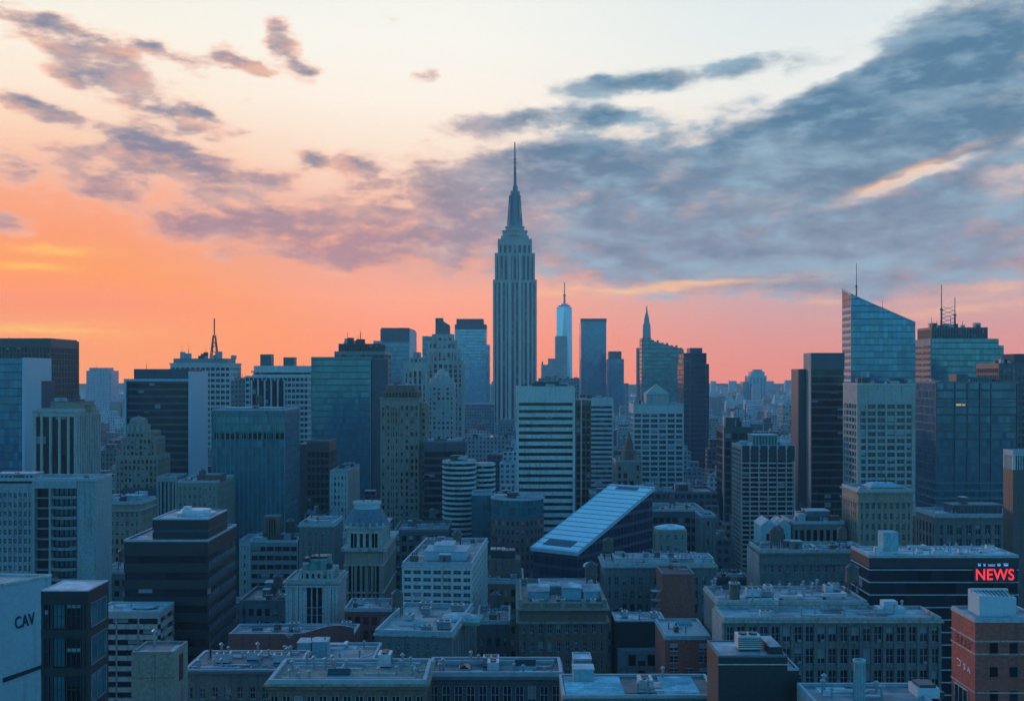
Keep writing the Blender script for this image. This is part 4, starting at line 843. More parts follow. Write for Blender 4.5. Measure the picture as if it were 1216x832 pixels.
b.lattice(bay=3.5, fl=3.9, pier=.95, span=0, d=.9, wall='limestone', glass='dark_glass', top=2.2, corner=1.3); b.bands([b.z - .5], .55, .25, 'limestone'); e = MB()
for k in range(13): e.box(b.x1, b.x1 + .5, b.y0 + 1 + k * 1.8, b.y0 + 1.8 + k * 1.8, 0, b.z - 2)
b.part('rib', e, ['limestone']); b.penthouse(60, 97, 476.5, 5, 13, 'tan_stone', 'dark_coping'); b.penthouse(100.5, 107.5, 481, 9, 6, 'tan_stone', 'dark_coping'); b.roof(); b.mech(41, 10, h=1.5, vol=(PX(60, 436), PX(96, 436), 436, 446, 0, PZ(476.5, 436)))
D = 330; b = Bld('balcony_hotel', 'pale hotel block with window wing, dark balcony bays and plain end column', 'building', -40, 91, 571, D, xb=112)
xs = PX(38, D); b.lattice((b.x0, xs, b.y0 + .4, b.y1, 0, PZ(574, D)), bay=1.5, fl=2.75, pier=.55, span=.95, d=.4, wall='hotel_wall', glass='dark_glass', top=2.8, each='window', zmin=46)
b.plain((xs + .02, PX(41, D), b.y0 - .1, b.y1, 0, b.z), 'hotel_wall', 'pier'); b.plain((PX(41, D) + .02, b.x1, b.y0 + 2.2, b.y1, 0, b.z - 2.2), 'dark_glass', 'glazing'); b.plain((PX(41, D) + .02, b.x1, b.y0 - .1, b.y1, b.z - 2.2, b.z), 'hotel_wall', 'lintel')
b.plain((PX(58, D), PX(60.3, D), b.y0 - .1, b.y0 + 2.2, 0, b.z - 2.2), 'hotel_wall', 'pier'); b.plain((b.x1, b.x1 + 5.6, b.y0 + .4, b.y1, 0, b.z - .02), 'hotel_wall', 'end_column')
for k in range(17):
    z = b.z - 2.2 - (k + 1) * 3.1; w = MB(); x0 = PX(60.3, D); n = 8; w.box(PX(41, D), PX(58, D), b.y0 + .3, b.y0 + 2.2, z, z + .35)
    for i in range(n):
        t0, t1 = i / n, (i + 1) / n; f0, f1 = -.9 * math.sin(math.pi * t0), -.9 * math.sin(math.pi * t1); xa, xc = x0 + (b.x1 - x0) * t0, x0 + (b.x1 - x0) * t1
        w.face([(xa, b.y0 + f0, z), (xc, b.y0 + f1, z), (xc, b.y0 + f1, z + .95), (xa, b.y0 + f0, z + .95)]); w.face([(xa, b.y0 + f0, z + .3), (xc, b.y0 + f1, z + .3), (xc, b.y0 + 2.2, z + .3), (xa, b.y0 + 2.2, z + .3)]); w.face([(xa, b.y0 + f0, z), (xa, b.y0 + 2.2, z), (xc, b.y0 + 2.2, z), (xc, b.y0 + f1, z)])
    b.part('balcony', w, ['grey_panel'])
    if k < 15:
        for i in range(5): q = MB(); xa = x0 + .5 + i * 1.45; q.box(xa, xa + 1.0, b.y0 + 2.1, b.y0 + 2.195, z + .9, z + 2.8, 0, None, 1, 2); b.part('balcony_door', q, ['teal_glass'])
b.roof((b.x0, b.x1 + 5.6, b.y0, b.y1, 0, b.z), clutter=6, seed=5, kinds=['air_conditioner', 'vent_pipe', 'air_duct', 'chimney'])
b.penthouse(-20, 40, 562, 5, 7, 'hotel_wall', lines=True)
b = Bld('domed_old_tower', 'old stone tower stepping up to a rounded lantern top', 'tower', 137, 187, 541, 530, dep=20)
b.lattice(bay=2.1, fl=3.0, pier=.95, span=1.2, d=.4, wall='tan_stone', top=2); z = b.z; D = 530
for p0, p1, py, off in ((144.5, 184.5, 519, 2.5), (150, 181, 512, 3.5)): v = b.sub(p0, p1, py, off, 15 - 2 * (off - 2.5), z - 1); b.lattice(v, bay=2.0, fl=2.9, pier=.9, span=1.2, d=.4, wall='tan_stone', top=1.2); z = v[5]
c = MB(); cx = PX(164.5, D + 10); c.lathe(cx, D + 10, [(5.2, z), (5.2, PZ(503, D + 10)), (4.4, PZ(502.5, D + 10)), (4.2, PZ(498, D + 10)), (2.6, PZ(495.5, D + 10)), (.4, PZ(494.6, D + 10)), (.1, PZ(491.5, D + 10))], 12, 0); b.part('lantern', c, ['tan_stone'])
for a in range(12): q = a * math.pi / 6 + .26; b.plain((cx + 5.1 * math.cos(q) - .5, cx + 5.1 * math.cos(q) + .5, D + 10 + 5.1 * math.sin(q) - .5, D + 10 + 5.1 * math.sin(q) + .5, z, PZ(504, D + 10)), 'limestone', 'lantern_pier')
b.plain((PX(145, 523), PX(190, 523), 523, 529, 0, PZ(580, 523)), 'navy_panel', 'podium')
b = Bld('stone_office', 'grey brown stone office with rows of windows at left, below domed old tower', 'building', 112, 166, 598, 400, xb=185)
b.lattice(bay=1.85, fl=3.3, pier=.85, span=1.4, d=.4, wall='tan_stone', top=3, each='window', zmin=48); b.bands([b.z - 2.6, b.z - .3], .4, .45, 'limestone'); b.roof(); b.mech(42, 12, h=3); b.penthouse(150, 168, 588, 6, 5, 'teal_paint')
b = Bld('ribbed_block', 'narrow pale block with close vertical ribs beside stone office', 'building', 186, 210, 568, 480, dep=16); b.lattice(bay=1.8, fl=30, pier=.85, span=0, d=.6, wall='limestone', glass='ribbon_glass', top=1.4); b.roof()
b = Bld('stone_block', 'blocky brown stone building with brick rooftop box before blue glass block', 'building', 210.5, 258, 573, 440, xb=278)
b.lattice(bay=2.0, fl=3.3, pier=1.0, span=1.7, d=.35, wall='tan_concrete', top=1.6, zmin=48, each='window'); b.penthouse(234, 262, 563.5, 4, 9, 'brown_brick', 'dark_coping'); b.roof(clutter=4, seed=6)
b = Bld('blue_green_glass_block', 'broad blue green glass block with dark louvre row near its top', 'office block', 252, 338, 488, 480, xb=355)
b.curtain(mat='teal_glass', bay=2.0, fl=3.5, trim='blue_slate'); l = MB()
for k in range(13): q = b.x0 + 1 + k * 2.4; l.box(q, q + 1.7, b.y0 - .1, b.y0 - .01, PZ(521, 480), PZ(514, 480))
b.part('louvre_panel', l, ['dark_glass']); f = MB()
for k in range(17): q = b.x0 + k * (b.x1 - b.x0) / 16; f.box(q - .12, q + .12, b.y0 - .35, b.y0 - .01, 0, b.z - 1.3)
b.part('fin', f, ['greened_copper']); b.roof(clutter=5, seed=7); b.penthouse(268, 330, 484, 6, 12, 'greened_copper', lines=True)
D = 250; b = Bld('black_office_block', 'black boxy office block with banded rooftop storey', 'office block', 147, 247, 643, D, xb=281)
b.lattice(bay=50, fl=3.7, pier=0, span=2.1, d=.18, e=.02, wall='black_panel', glass='dark_glass', top=3.2, each='ribbon', zmin=30); s = MB(); s.box(b.x1 - .06, b.x1 + .02, 0, 1.5, 0, 1.5); sm = s.mesh('window', ['teal_glass'], (b.ox, 0, 0))
for k in range(9):
    for i in range(11): link('window', sm, b.root, (0, b.y0 + 1.2 + i * (b.dep - 2) / 11 - b.oy, b.z - 6.2 - k * 3.7))
rr = b.roof(mat='grey_roof', ph=.5, clutter=3, seed=8, kinds=['vent_pipe', 'air_conditioner'], avoid=[(PX(180, 255), 251, PX(250, 255), 280)])
v = b.sub(181, 247.5, 617, 1.5, 17); x0, x1, y0, y1, z0, z1 = v; b.plain((x0, x1, y0, y1, z0, z0 + 2), 'black_panel', 'upper_storey'); b.plain((x0 + .2, x1 - .2, y0 + .2, y1 - .2, z0 + 2, z1 - 2.2), 'teal_glass', 'ribbon_window'); b.plain((x0, x1, y0, y1, z1 - 2.2, z1), 'black_panel', 'upper_storey'); b.roof(v, mat='pale_roof', ph=.3)
t = MB(); t.lathe((x0 + x1) / 2 + 1, y0 + 9, [(4.6, z1), (4.6, z1 + .7), (3.6, z1 + .75), (3.5, z1 + 1.4)], 24, sy=.8); t.lathe((x0 + x1) / 2 - 1, y0 + 9, [(1.1, z1 + 1.4), (1.0, z1 + 2.0)], 12, sy=.8); b.part('cooling_unit', t, ['duct_metal'])
b = Bld('pale_sliver_block', 'pale narrow block peeping out right of the black office block', 'building', 284, 297, 643, 425, dep=16); b.lattice(bay=1.6, fl=3.2, pier=.8, span=1.6, wall='pale_concrete'); b.roof()
b = Bld('dark_banded_office', 'dark banded office with a ribbed brown tower box on its roof', 'office block', 297, 354, 644, 390, dep=18)
b.lattice(bay=3, fl=3.2, pier=.3, span=1.5, d=.4, wall='grey_panel', glass='dark_glass', top=1.4, each='ribbon', zmin=35); b.lattice(b.sub(312, 331, 613, 3, 6), bay=.9, fl=10, pier=.4, span=0, d=.3, wall='brown_stone', glass='dark_glass', top=.8); b.roof(clutter=4, seed=9); b.mech(43, 10, h=2.5)
b = Bld('grey_stone_block', 'grey stone block with spaced windows left of columned tower', 'building', 355, 396, 624, 390, xb=407)
b.lattice(bay=2.4, fl=3.5, pier=1.4, span=2.0, d=.35, wall='grey_stone', top=2.2, each='window', zmin=44); b.bands([b.z - .4], .5, .5, 'limestone'); b.roof(clutter=4, seed=10); b.mech(44, 9, h=2)
D = 335; b = Bld('columned_tower', 'classical stone tower with tall columns, cornices and dark domed crown', 'tower', 409, 455, 652, D, xb=470)
b.lattice(bay=1.75, fl=40, pier=.75, span=0, d=.9, wall='tan_stone', glass='dark_glass', top=4.6, corner=2.6); b.bands([b.z - .5], .9, 1.0, 'limestone'); b.bands([b.z - 5.0, b.z - 13.4], .35, .3, 'limestone')
v = b.sub(411, 454, 627, .8, 22); b.lattice(v, bay=1.75, fl=40, pier=.8, span=0, d=.8, wall='limestone', glass='dark_glass', top=1.6, corner=2.4); b.bands([v[5] - .2], .5, .6, 'limestone', v); c = MB(); cx, yc = PX(436, D + 9), D + 9
c.lathe(cx, yc, [(7.2, v[5]), (6.3, v[5] + 2), (4.9, v[5] + 4.6), (4.0, PZ(603, yc))], 20); b.part('mansard_roof', c, ['blue_slate']); c = MB(); c.lathe(cx, yc, [(4.1, PZ(603, yc)), (4.1, PZ(598, yc)), (4.5, PZ(597.5, yc)), (4.5, PZ(595, yc))], 20, mt=1); b.part('crown', c, ['pale_panel', 'pink_stone_warm_light']); b.antenna(442, 586, off=9, w=.35, base=PZ(595, yc)); b.antenna(432, 589, off=9, w=.3, base=PZ(595, yc))
for k in range(7): q = cx - 6 + 2 * k; b.plain((q - .3, q + .3, v[2] - .2, v[2] + .5, v[5] + .3, v[5] + 1.6), 'limestone', 'finial')
D = 275; b = Bld('arched_white_hall', 'white classical hall with a tall arched window and stepped top', 'building', 339, 401, 692, D, xb=411)
x0, x1, y0, y1, _, z = b.full(); b.plain((x0, x1, y0 + .5, y1, 0, z), 'white_concrete'); e = MB()
for p in (339, 345, 352, 357, 387, 391, 396, 401): q = min(max(PX(p, D), x0 + .4), x1 - .4); e.box(q - .4, q + .4, y0, y0 + .5, 0, z - 1)
b.part('pilaster', e, ['white_concrete']); b.bands([z - 1.0], .5, .35, 'white_concrete'); b.bands([z - .2], .6, .6, 'limestone')
for p, t in ((366.5, 696.5), (373, 694.5), (379.5, 696.5)):
    q = PX(p, D); zt = PZ(t, D); w = MB(); w.box(q - .5, q + .5, y0 + .38, y0 + .48, PZ(740, D), zt, 0)
    for zz in (PZ(722, D), PZ(731, D)): w.box(q - .5, q + .5, y0 + .3, y0 + .38, zz, zz + .3, 1)
    b.part('arched_window', w, ['dark_glass', 'grey_panel'])
ar = MB(); qx = PX(373, D)
for k in range(10):
    a0, a1 = math.pi * k / 10, math.pi * (k + 1) / 10
    ar.face([(qx + r * math.cos(a), y0 + .2, PZ(698, D) + r * .55 * math.sin(a)) for r, a in ((2.3, a0), (2.75, a0), (2.75, a1), (2.3, a1))])
b.part('arch', ar, ['limestone'])
for p in (344, 396): q = PX(p, D); w = MB(); w.box(q - .25, q + .25, y0 + .4, y0 + .48, PZ(726, D), PZ(706, D)); b.part('slit_window', w, ['dark_glass'])
v = b.sub(354.5, 396, 677, 2, 9); b.lattice(v, bay=1.6, fl=2.4, pier=.8, span=.8, wall='limestone', top=.8); b.mech(45, 12, v, 3.2, mat='greened_copper'); b.mech(46, 8, v, 1.8); b.roof(par='limestone')
# ------------------------------------------------------------------ mid foreground
D = 262; b = Bld('white_office', 'white office block with seven rows of windows in a clear grid', 'office block', 477, 561, 672, D, dep=40, rot=-4)
b.lattice(bay=2.4, fl=1.8, pier=.5, span=.82, d=.45, wall='white_concrete', glass='dark_glass', top=1.0, each='window', zmin=50); b.bands([b.z - .25], .3, .2, 'pale_concrete'); v = b.penthouse(501, 551, 654, 8, 10, 'pale_panel'); b.roof(clutter=10, seed=11, avoid=[(v[0] - 1, v[2] - 1, v[1] + 1, v[3] + 1)]); b.penthouse(512, 534, 647, 10, 6, 'pale_panel', base=v[5])
D = 212; b = Bld('long_stone_block', 'low grey stone block with a green glazed shed on its roof', 'building', 444, 537, 754, D, dep=26, rot=-7)
b.lattice(bay=2.0, fl=4.6, pier=1.2, span=3.2, d=.35, wall='grey_stone', glass='dark_glass', top=1.6, each='window', zmin=40); b.bands([b.z - .25], .35, .3, 'limestone'); v = b.sub(508, 562, 739, 11, 8); x0, x1, y0, y1, z0, z1 = v
b.lattice(v, bay=.8, fl=2, pier=.2, span=.3, d=.25, wall='greened_copper', glass='green_glass', top=.3); c = MB(); c.hexa(x0, x1, y0, y1, z1, z1 + .02); c.lathe((x0 + x1) / 2, (y0 + y1) / 2, [(4.3, z1 + .02), (3.8, z1 + .7), (2.0, z1 + 1.2), (.05, z1 + 1.4)], 18, sy=.75); b.part('shed_roof', c, ['pale_roof']); b.roof(mat='grey_roof', clutter=8, seed=12, avoid=[(x0 - 1, y0 - 1, x1 + 1, y1 + 1)])
b = Bld('teal_low_building', 'low dark building with teal roof between arched hall and white office', 'building', 409, 470, 726, 263, dep=12); b.lattice(bay=2, fl=3.4, pier=.8, span=1.4, wall='dull_red', top=1.2); b.roof(mat='pale_roof', clutter=6, seed=13)
b = Bld('dark_low_block', 'dark low block behind the white office, right of columned tower', 'building', 468, 532, 631, 400, dep=24); b.lattice(bay=2.4, fl=3.6, pier=.8, span=1.5, wall='dark_stone', top=1.5); b.roof(mat='dark_roof', par='dark_coping', clutter=8, seed=14)
b = Bld('old_dark_roofs', 'dark low building with jumbled roof right of black office block', 'building', 284, 341, 716, 300, dep=20); b.lattice(bay=2.2, fl=3.6, pier=.8, span=1.5, wall='blue_slate', top=1.5); b.roof(mat='dark_roof', par='dark_coping', clutter=12, seed=15, kinds=['chimney', 'vent_pipe', 'water_tank', 'stair_bulkhead', 'air_conditioner'])
D = 236; b = Bld('red_long_building', 'long dark red building with a wavy parapet below arched hall', 'building', 271, 420, 752, D, dep=10)
x0, x1, y0, y1, _, z = b.full(); w = MB(); n = 40
for k in range(n):
    f = lambda t: z + .9 * math.sin(t * 9) * (t > .45) + (.9 if t > .5 else 0); t0, t1 = k / n, (k + 1) / n; xa, xc = x0 + (x1 - x0) * t0, x0 + (x1 - x0) * t1
    w.face([(xa, y0, 0), (xc, y0, 0), (xc, y0, f(t1)), (xa, y0, f(t0))]); w.face([(xa, y0, f(t0)), (xc, y0, f(t1)), (xc, y0 + .5, f(t1)), (xa, y0 + .5, f(t0))], 1); w.face([(xa, y0 + .5, f(t0)), (xc, y0 + .5, f(t1)), (xc, y0 + .5, z - 2), (xa, y0 + .5, z - 2)])
w.hexa(x0, x1, y0 + .5, y1, 0, z - .6); b.part('wall', w, ['dull_red', 'coping']); b.roof((x0, x1, y0 + .5, y1, 0, z - .6), mat='grey_roof', ph=.5, clutter=11, seed=16, kinds=['vent_pipe', 'chimney', 'air_conditioner', 'skylight'])
b = Bld('brown_corner_block', 'narrow dark brown block in the gap right of white office', 'building', 572, 622, 693, 310, dep=20); b.lattice(bay=2, fl=3.4, pier=.9, span=1.5, wall='brown_stone', top=1.6); b.roof(mat='dark_roof', clutter=10, seed=17); b.plain(b.sub(580, 618, 664, 9, 8), 'brown_stone', 'upper_block'); b.mech(47, 9, h=2.5, vol=(PX(580, 319), PX(616, 319), 319, 327, 0, PZ(664, 319)))
b = Bld('slate_gap_block', 'dark slate low block left of the ornate brown building', 'building', 566, 606, 741, 245, dep=16); b.lattice(bay=2, fl=3.4, pier=.9, span=1.5, wall='dark_stone', top=3); b.roof(mat='dark_roof', clutter=4, seed=18)
D = 240; b = Bld('ornate_brown_building', 'ornate dark brown building with cornice, balustrade and blue rooftop sheds', 'building', 616, 721, 722, D, dep=29)
b.lattice(bay=1.85, fl=3.9, pier=.9, span=1.7, d=.5, wall='brown_stone', glass='window_glass', top=3.4, each='window', zmin=36); b.bands([b.z - .4, b.z - 3.3], .45, .6, 'tan_stone'); bl = MB()
for k in range(30): q = b.x0 + .2 + k * (b.x1 - b.x0 - .6) / 29; bl.box(q, q + .3, b.y0 + .1, b.y0 + .4, b.z + .05, b.z + 1.0)
bl.box(b.x0, b.x1, b.y0, b.y0 + .5, b.z + 1.0, b.z + 1.25)
for k in range(5): q = b.x0 + k * (b.x1 - b.x0 - 1) / 4; bl.box(q, q + 1, b.y0 - .1, b.y0 + .9, b.z + .05, b.z + 1.9)
b.part('balustrade', bl, ['tan_stone']); b.roof(mat='dark_roof', ph=1.2, par='tan_stone', clutter=9, seed=19, avoid=[(2, 246, 20, 262)], out=-.3)
for p0, p1, py in ((627, 652, 703), (668, 690, 699), (693, 712, 703)):
    v = b.sub(p0, p1, py, 9, 5); b.plain(v, 'teal_paint', 'roof_shed'); r = MB(); x0, x1, y0, y1, _, z1 = v; r.hexa(x0 - .2, x1 + .2, y0 - .2, y1 + .2, z1 + .01, (z1 + .3, z1 + .3, z1 + 1, z1 + 1)); b.part('shed_roof', r, ['pale_roof'])
v = b.sub(640, 706, 697, 17, 9); b.plain(v, 'greened_copper', 'upper_storey'); b.roof(v, mat='grey_roof', ph=.4)
D = 305; b = Bld('grey_pilaster_building', 'wide grey stone building with pilasters and crowded pale roof', 'building', 718, 850, 672, D, dep=16)
b.lattice(bay=2.2, fl=3.9, pier=1.1, span=1.5, d=.6, wall='grey_stone', top=3, each='window', zmin=46); b.bands([b.z - .4], .5, .6, 'limestone'); b.roof(mat='grey_roof', par='limestone', clutter=16, seed=20); v = b.sub(730, 848, 664, 5, 9); b.lattice(v, bay=1.5, fl=1.8, pier=.6, span=.5, wall='pale_concrete', top=.5); b.roof(v, mat='pale_roof', ph=.4, clutter=12, seed=21, kinds=['vent_pipe', 'air_conditioner', 'chimney'])
b = Bld('red_blank_wall', 'blank dark red brick block in front of the grey pilaster building', 'building', 786, 825, 683, 288, dep=12); b.plain(mat='red_brick'); b.bands([b.z - .15], .3, .15, 'dull_red'); b.roof(mat='dark_roof', ph=.5, par='dark_coping', clutter=2, seed=22, kinds=['vent_pipe', 'chimney'])
e = MB()
for k in range(5): e.box(b.x0 - 2.6, b.x0 - .02, b.y0 + .5, b.y0 + 3, b.z - 4.5 - k * 2.4, b.z - 4.3 - k * 2.4); e.box(b.x0 - 2.6, b.x0 - 2.5, b.y0 + .5, b.y0 + .6, b.z - 4.5 - k * 2.4, b.z - 2.4 - k * 2.4); e.bar((b.x0 - 2.4, b.y0 + .7, b.z - 4.4 - k * 2.4), (b.x0 - .3, b.y0 + .7, b.z - 2.1 - k * 2.4), .12)
b.part('fire_escape', e, ['steel'])
b = Bld('black_slab_block', 'black windowless block with pale roof left of the red brick house', 'building', 730, 791, 738, 242, dep=9); b.plain((b.x0, b.x1, b.y0, b.y1, 0, b.z), 'black_panel'); b.roof(mat='pale_roof', ph=.3, clutter=3, seed=23, kinds=['air_conditioner', 'vent_pipe'])
b.lattice((b.x0 + .4, b.x1 - .4, b.y0 - 2.5, b.y0 - .05, 0, PZ(771, 240)), bay=2.3, fl=3.4, pier=.5, span=1.0, d=.3, wall='grey_panel', glass='window_glass', top=1.0)
D = 212; b = Bld('red_brick_house', 'red brick house with flat grey roof and few pale windows', 'house', 790, 844, 758, D, dep=15)
b.plain(mat='red_brick'); b.bands([b.z - .2], .35, .15, 'coping'); b.roof(mat='grey_roof', ph=.6, pw=.35, clutter=4, seed=24, kinds=['vent_pipe', 'chimney', 'skylight'])
for p, y in ((800, 768), (841 - 6, 768), (800, 782), (835, 782), (815, 782), (800, 797), (818, 797), (835, 797)):
    if (p, y) in ((815, 782),): continue
    x, z = PX(p, D), PZ(y, D); w = MB(); w.box(x - .75, x + .75, b.y0 - .06, b.y0 - .003, z - .6, z + .6, 0, None, 2, 2); w.box(x - .85, x + .85, b.y0 - .14, b.y0 - .06, z - .78, z - .6, 1); w.box(x - .05, x + .05, b.y0 - .09, b.y0 - .06, z - .6, z + .6, 1); w.box(x - .75, x + .75, b.y0 - .085, b.y0 - .06, z - .04, z + .04, 1); w.box(x - .8, x + .8, b.y0 - .12, b.y0 - .06, z + .6, z + .72, 1); b.part('window', w, ['window_glass', 'coping'])
D = 302; b = Bld('grey_stone_hall', 'grey stone building with warm orange lit left flank and flat roof', 'building', 903, 1032, 656, D, xb=889)
b.lattice(bay=2.2, fl=4.2, pier=1.2, span=2.0, d=.3, wall='grey_stone', top=3.4, each='window', zmin=50); b.bands([b.z - .5, b.z - 3.2], .5, .45, 'grey_stone'); b.plain((b.x0 - .5, b.x0 - .02, b.y0 + .3, b.y1, 0, b.z - .6), 'pink_stone_warm_light', 'sun_tint_side'); b.roof(mat='grey_roof', par='limestone', clutter=12, seed=25)  # warm light on the left flank put into a pink slab
b = Bld('teal_pavilion', 'teal painted gabled rooftop-high house left of the columned block', 'building', 904, 939, 624, 328, dep=10)
b.plain(mat='teal_paint'); g = MB(); x0, x1, y0, y1, _, z = b.full()
for a, c in ((x0, (x0 + x1) / 2 - .05), ((x0 + x1) / 2 + .05, x1)):
    mx = (a + c) / 2; g.face([(a - .2, y0 - .2, z), (c + .2, y0 - .2, z), (mx, y0 - .2, z + 1.9)], 1); g.face([(a - .2, y0 - .2, z), (mx, y0 - .2, z + 1.9), (mx, y1, z + 1.9), (a - .2, y1, z)]); g.face([(c + .2, y0 - .2, z), (c + .2, y1, z), (mx, y1, z + 1.9), (mx, y0 - .2, z + 1.9)])
b.part('roof', g, ['pale_roof', 'teal_paint'])
for p in (912, 919, 930): w = MB(); q = PX(p, 328); w.box(q - .5, q + .5, b.y0 - .08, b.y0 - .003, b.z - 4.4, b.z - 2.4); b.part('window', w, ['dark_glass'])
b = Bld('colonnade_block', 'weathered block with a row of columns left of old mansard tower', 'building', 941, 1003, 622, 332, dep=14); b.lattice(bay=1.9, fl=8, pier=.8, span=.6, d=.6, wall='grey_stone', glass='dark_glass', top=1.8); b.roof(clutter=8, seed=26); b.penthouse(958, 985, 606, 5, 6, 'blue_slate'); b.mech(48, 8, h=3)
D = 325; b = Bld('mansard_tower', 'old brown masonry tower with dense windows and blue pavilion roof', 'tower', 1019, 1084, 584, D, dep=16)
b.lattice(bay=1.85, fl=3.1, pier=.9, span=1.2, d=.5, wall='tan_stone', glass='dark_glass', top=3.2, each='window', zmin=50); b.bands([b.z - .4, b.z - 3.2], .45, .5, 'tan_stone'); v = b.sub(1034, 1070, 574, 4, 8); c = MB(); x0, x1, y0, y1, z0, z1 = v
c.hexa(x0, x1, y0, y1, z0, z0 + 1.0); c.face([(x0 - .2, y0 - .2, z0 + 1), (x1 + .2, y0 - .2, z0 + 1), (x1 - 1.5, y0 + 2, z1), (x0 + 1.5, y0 + 2, z1)], 1); c.face([(x1 + .2, y0 - .2, z0 + 1), (x1 + .2, y1, z0 + 1), (x1 - 1.5, y1 - 2, z1), (x1 - 1.5, y0 + 2, z1)], 1); c.face([(x0 - .2, y1, z0 + 1), (x0 - .2, y0 - .2, z0 + 1), (x0 + 1.5, y0 + 2, z1), (x0 + 1.5, y1 - 2, z1)], 1); c.face([(x1 + .2, y1, z0 + 1), (x0 - .2, y1, z0 + 1), (x0 + 1.5, y1 - 2, z1), (x1 - 1.5, y1 - 2, z1)], 1); c.face([(x0 + 1.5, y0 + 2, z1), (x1 - 1.5, y0 + 2, z1), (x1 - 1.5, y1 - 2, z1), (x0 + 1.5, y1 - 2, z1)], 1)
b.part('mansard_roof', c, ['tan_stone', 'teal_paint']); b.antenna(1052, 565, off=8, w=.5, base=z1); b.roof(clutter=5, seed=27, avoid=[(x0 - 1, y0 - 1, x1 + 1, y1 + 1)])
b = Bld('red_low_building', 'low reddish building in the gap right of old mansard tower', 'building', 1081, 1116, 612, 420, dep=18); b.lattice(bay=2, fl=3.3, pier=.9, span=1.4, wall='red_brick', top=1.5); b.roof(clutter=6, seed=28)
b = Bld('ribbed_stone_building', 'flat-roofed grey stone building with long pilasters at right', 'building', 1111, 1213, 613, 342, dep=17)
b.lattice(bay=2.9, fl=4.2, pier=1.3, span=1.0, d=.6, wall='grey_stone', top=2.6, each='window', zmin=50); b.bands([b.z - .4], .5, .4, 'limestone'); v = b.penthouse(1131, 1190, 599, 6, 7, 'navy_panel', 'dark_coping', lines=True); b.roof(mat='dark_roof', clutter=6, seed=29, avoid=[(v[0] - 1, v[2] - 1, v[1] + 1, v[3] + 1)]); b.penthouse(1143, 1149, 590, 8, 3, 'navy_panel', base=v[5])
b = Bld('slim_grey_building', 'slim pale grey building in the street gap left of lattice office', 'building', 832, 850, 614, 402, dep=12); b.lattice(bay=2, fl=3.4, pier=1.1, span=1.8, wall='grey_stone', top=1.4); b.roof(clutter=2, seed=30)
b = Bld('dark_roofed_block', 'dark block with a pale roof edge behind the small tan house', 'building', 774, 836, 607, 425, dep=22); b.lattice(bay=2.6, fl=3.6, pier=.6, span=1.4, wall='dark_stone', glass='dark_glass', top=2.4); b.roof(mat='dark_roof', clutter=7, seed=31)
b = Bld('small_tan_house', 'small tan block with domed pale roof right of the wedge building', 'building', 780, 816, 629, 345, dep=9); b.lattice(bay=2.2, fl=3.4, pier=1.2, span=1.8, d=.3, wall='tan_concrete', top=1.4, each='window', zmin=46); c = MB(); c.lathe((b.x0 + b.x1) / 2, 349.5, [(4.9, b.z), (4.6, b.z + .5), (2.5, b.z + 1.0), (.05, b.z + 1.2)], 18, sy=.85); b.part('roof', c, ['bright_roof'])
b = Bld('street_gap_block', 'low dark block closing the street gap left of grey stone hall', 'building', 849, 889, 688, 350, dep=14); b.lattice(bay=2.2, fl=3.4, pier=.8, span=1.4, wall='dark_stone', top=1.4); b.roof(mat='dark_roof', par='dark_coping', clutter=9, seed=32)
b = Bld('behind_wedge_block', 'dim grey block right behind the high end of wedge building', 'building', 702, 742, 588, 520, dep=19); b.plain(mat='far_grey', name='facade'); b.roof(clutter=5, seed=33)
b = Bld('dim_roof_block', 'dim blue block between wedge building and dark navy tower', 'building', 755, 852, 586, 540, dep=26); b.plain(mat='far_dark', name='facade'); b.mech(49, 22, h=3.5); b.roof(mat='dark_roof', par='dark_coping')
b = Bld('low_street_block', 'low dark block between balcony hotel and black office block', 'building', 116, 152, 681, 345, dep=20); b.lattice(bay=2.2, fl=3.4, pier=.8, span=1.6, wall='grey_stone', top=2); b.roof(mat='pale_roof', clutter=4, seed=34)

# ------------------------------------------------------------------ nearest buildings
def words(txt, size, mat, name, b, loc, rot, depth=.12, bold=.02, shear=0.0, parent=None):
    """raised lettering on a wall, as one mesh"""
    cu = bpy.data.curves.new(name, 'FONT'); cu.body = txt; cu.size = size; cu.extrude = depth; cu.offset = bold; cu.shear = shear; cu.space_character = 1.05
    tmp = bpy.data.objects.new('tmp', cu); COL.objects.link(tmp); dg = bpy.context.evaluated_depsgraph_get()
    me = bpy.data.meshes.new_from_object(tmp.evaluated_get(dg)); bpy.data.objects.remove(tmp); me.materials.clear(); me.materials.append(MATS[mat])
    o = link(name, me, parent or b.root, (loc[0] - b.ox, loc[1] - b.oy, loc[2])); o.rotation_euler = rot; return o

b = Bld('white_banded_block', 'low block with pinkish white floor bands below the black office block', 'building', 112, 190, 728, 237, xb=207)
b.lattice(bay=4.6, fl=2.3, pier=.2, span=1.0, d=.6, e=.0, wall='pink_stone_warm_light', glass='dark_glass', top=1.1, each='ribbon', zmin=30); b.roof(mat='bright_roof', ph=.5, clutter=4, seed=40, kinds=['vent_pipe', 'air_duct'])
D = 172; b = Bld('flat_roof_block', 'wide low block with pale flat roof and gravel edge strip', 'building', 218, 352, 797, D, dep=12)
b.lattice(bay=1.9, fl=3.6, pier=1.0, span=1.6, d=.4, wall='grey_stone', top=2.4, each='window', zmin=54); b.bands([b.z - .3], .4, .4, 'dark_coping'); r = b.roof(mat='pale_roof', ph=.35, clutter=16, seed=41, kinds=['vent_pipe', 'air_conditioner', 'vent_pipe', 'skylight', 'air_duct']); e = MB(); g = random.Random(5)
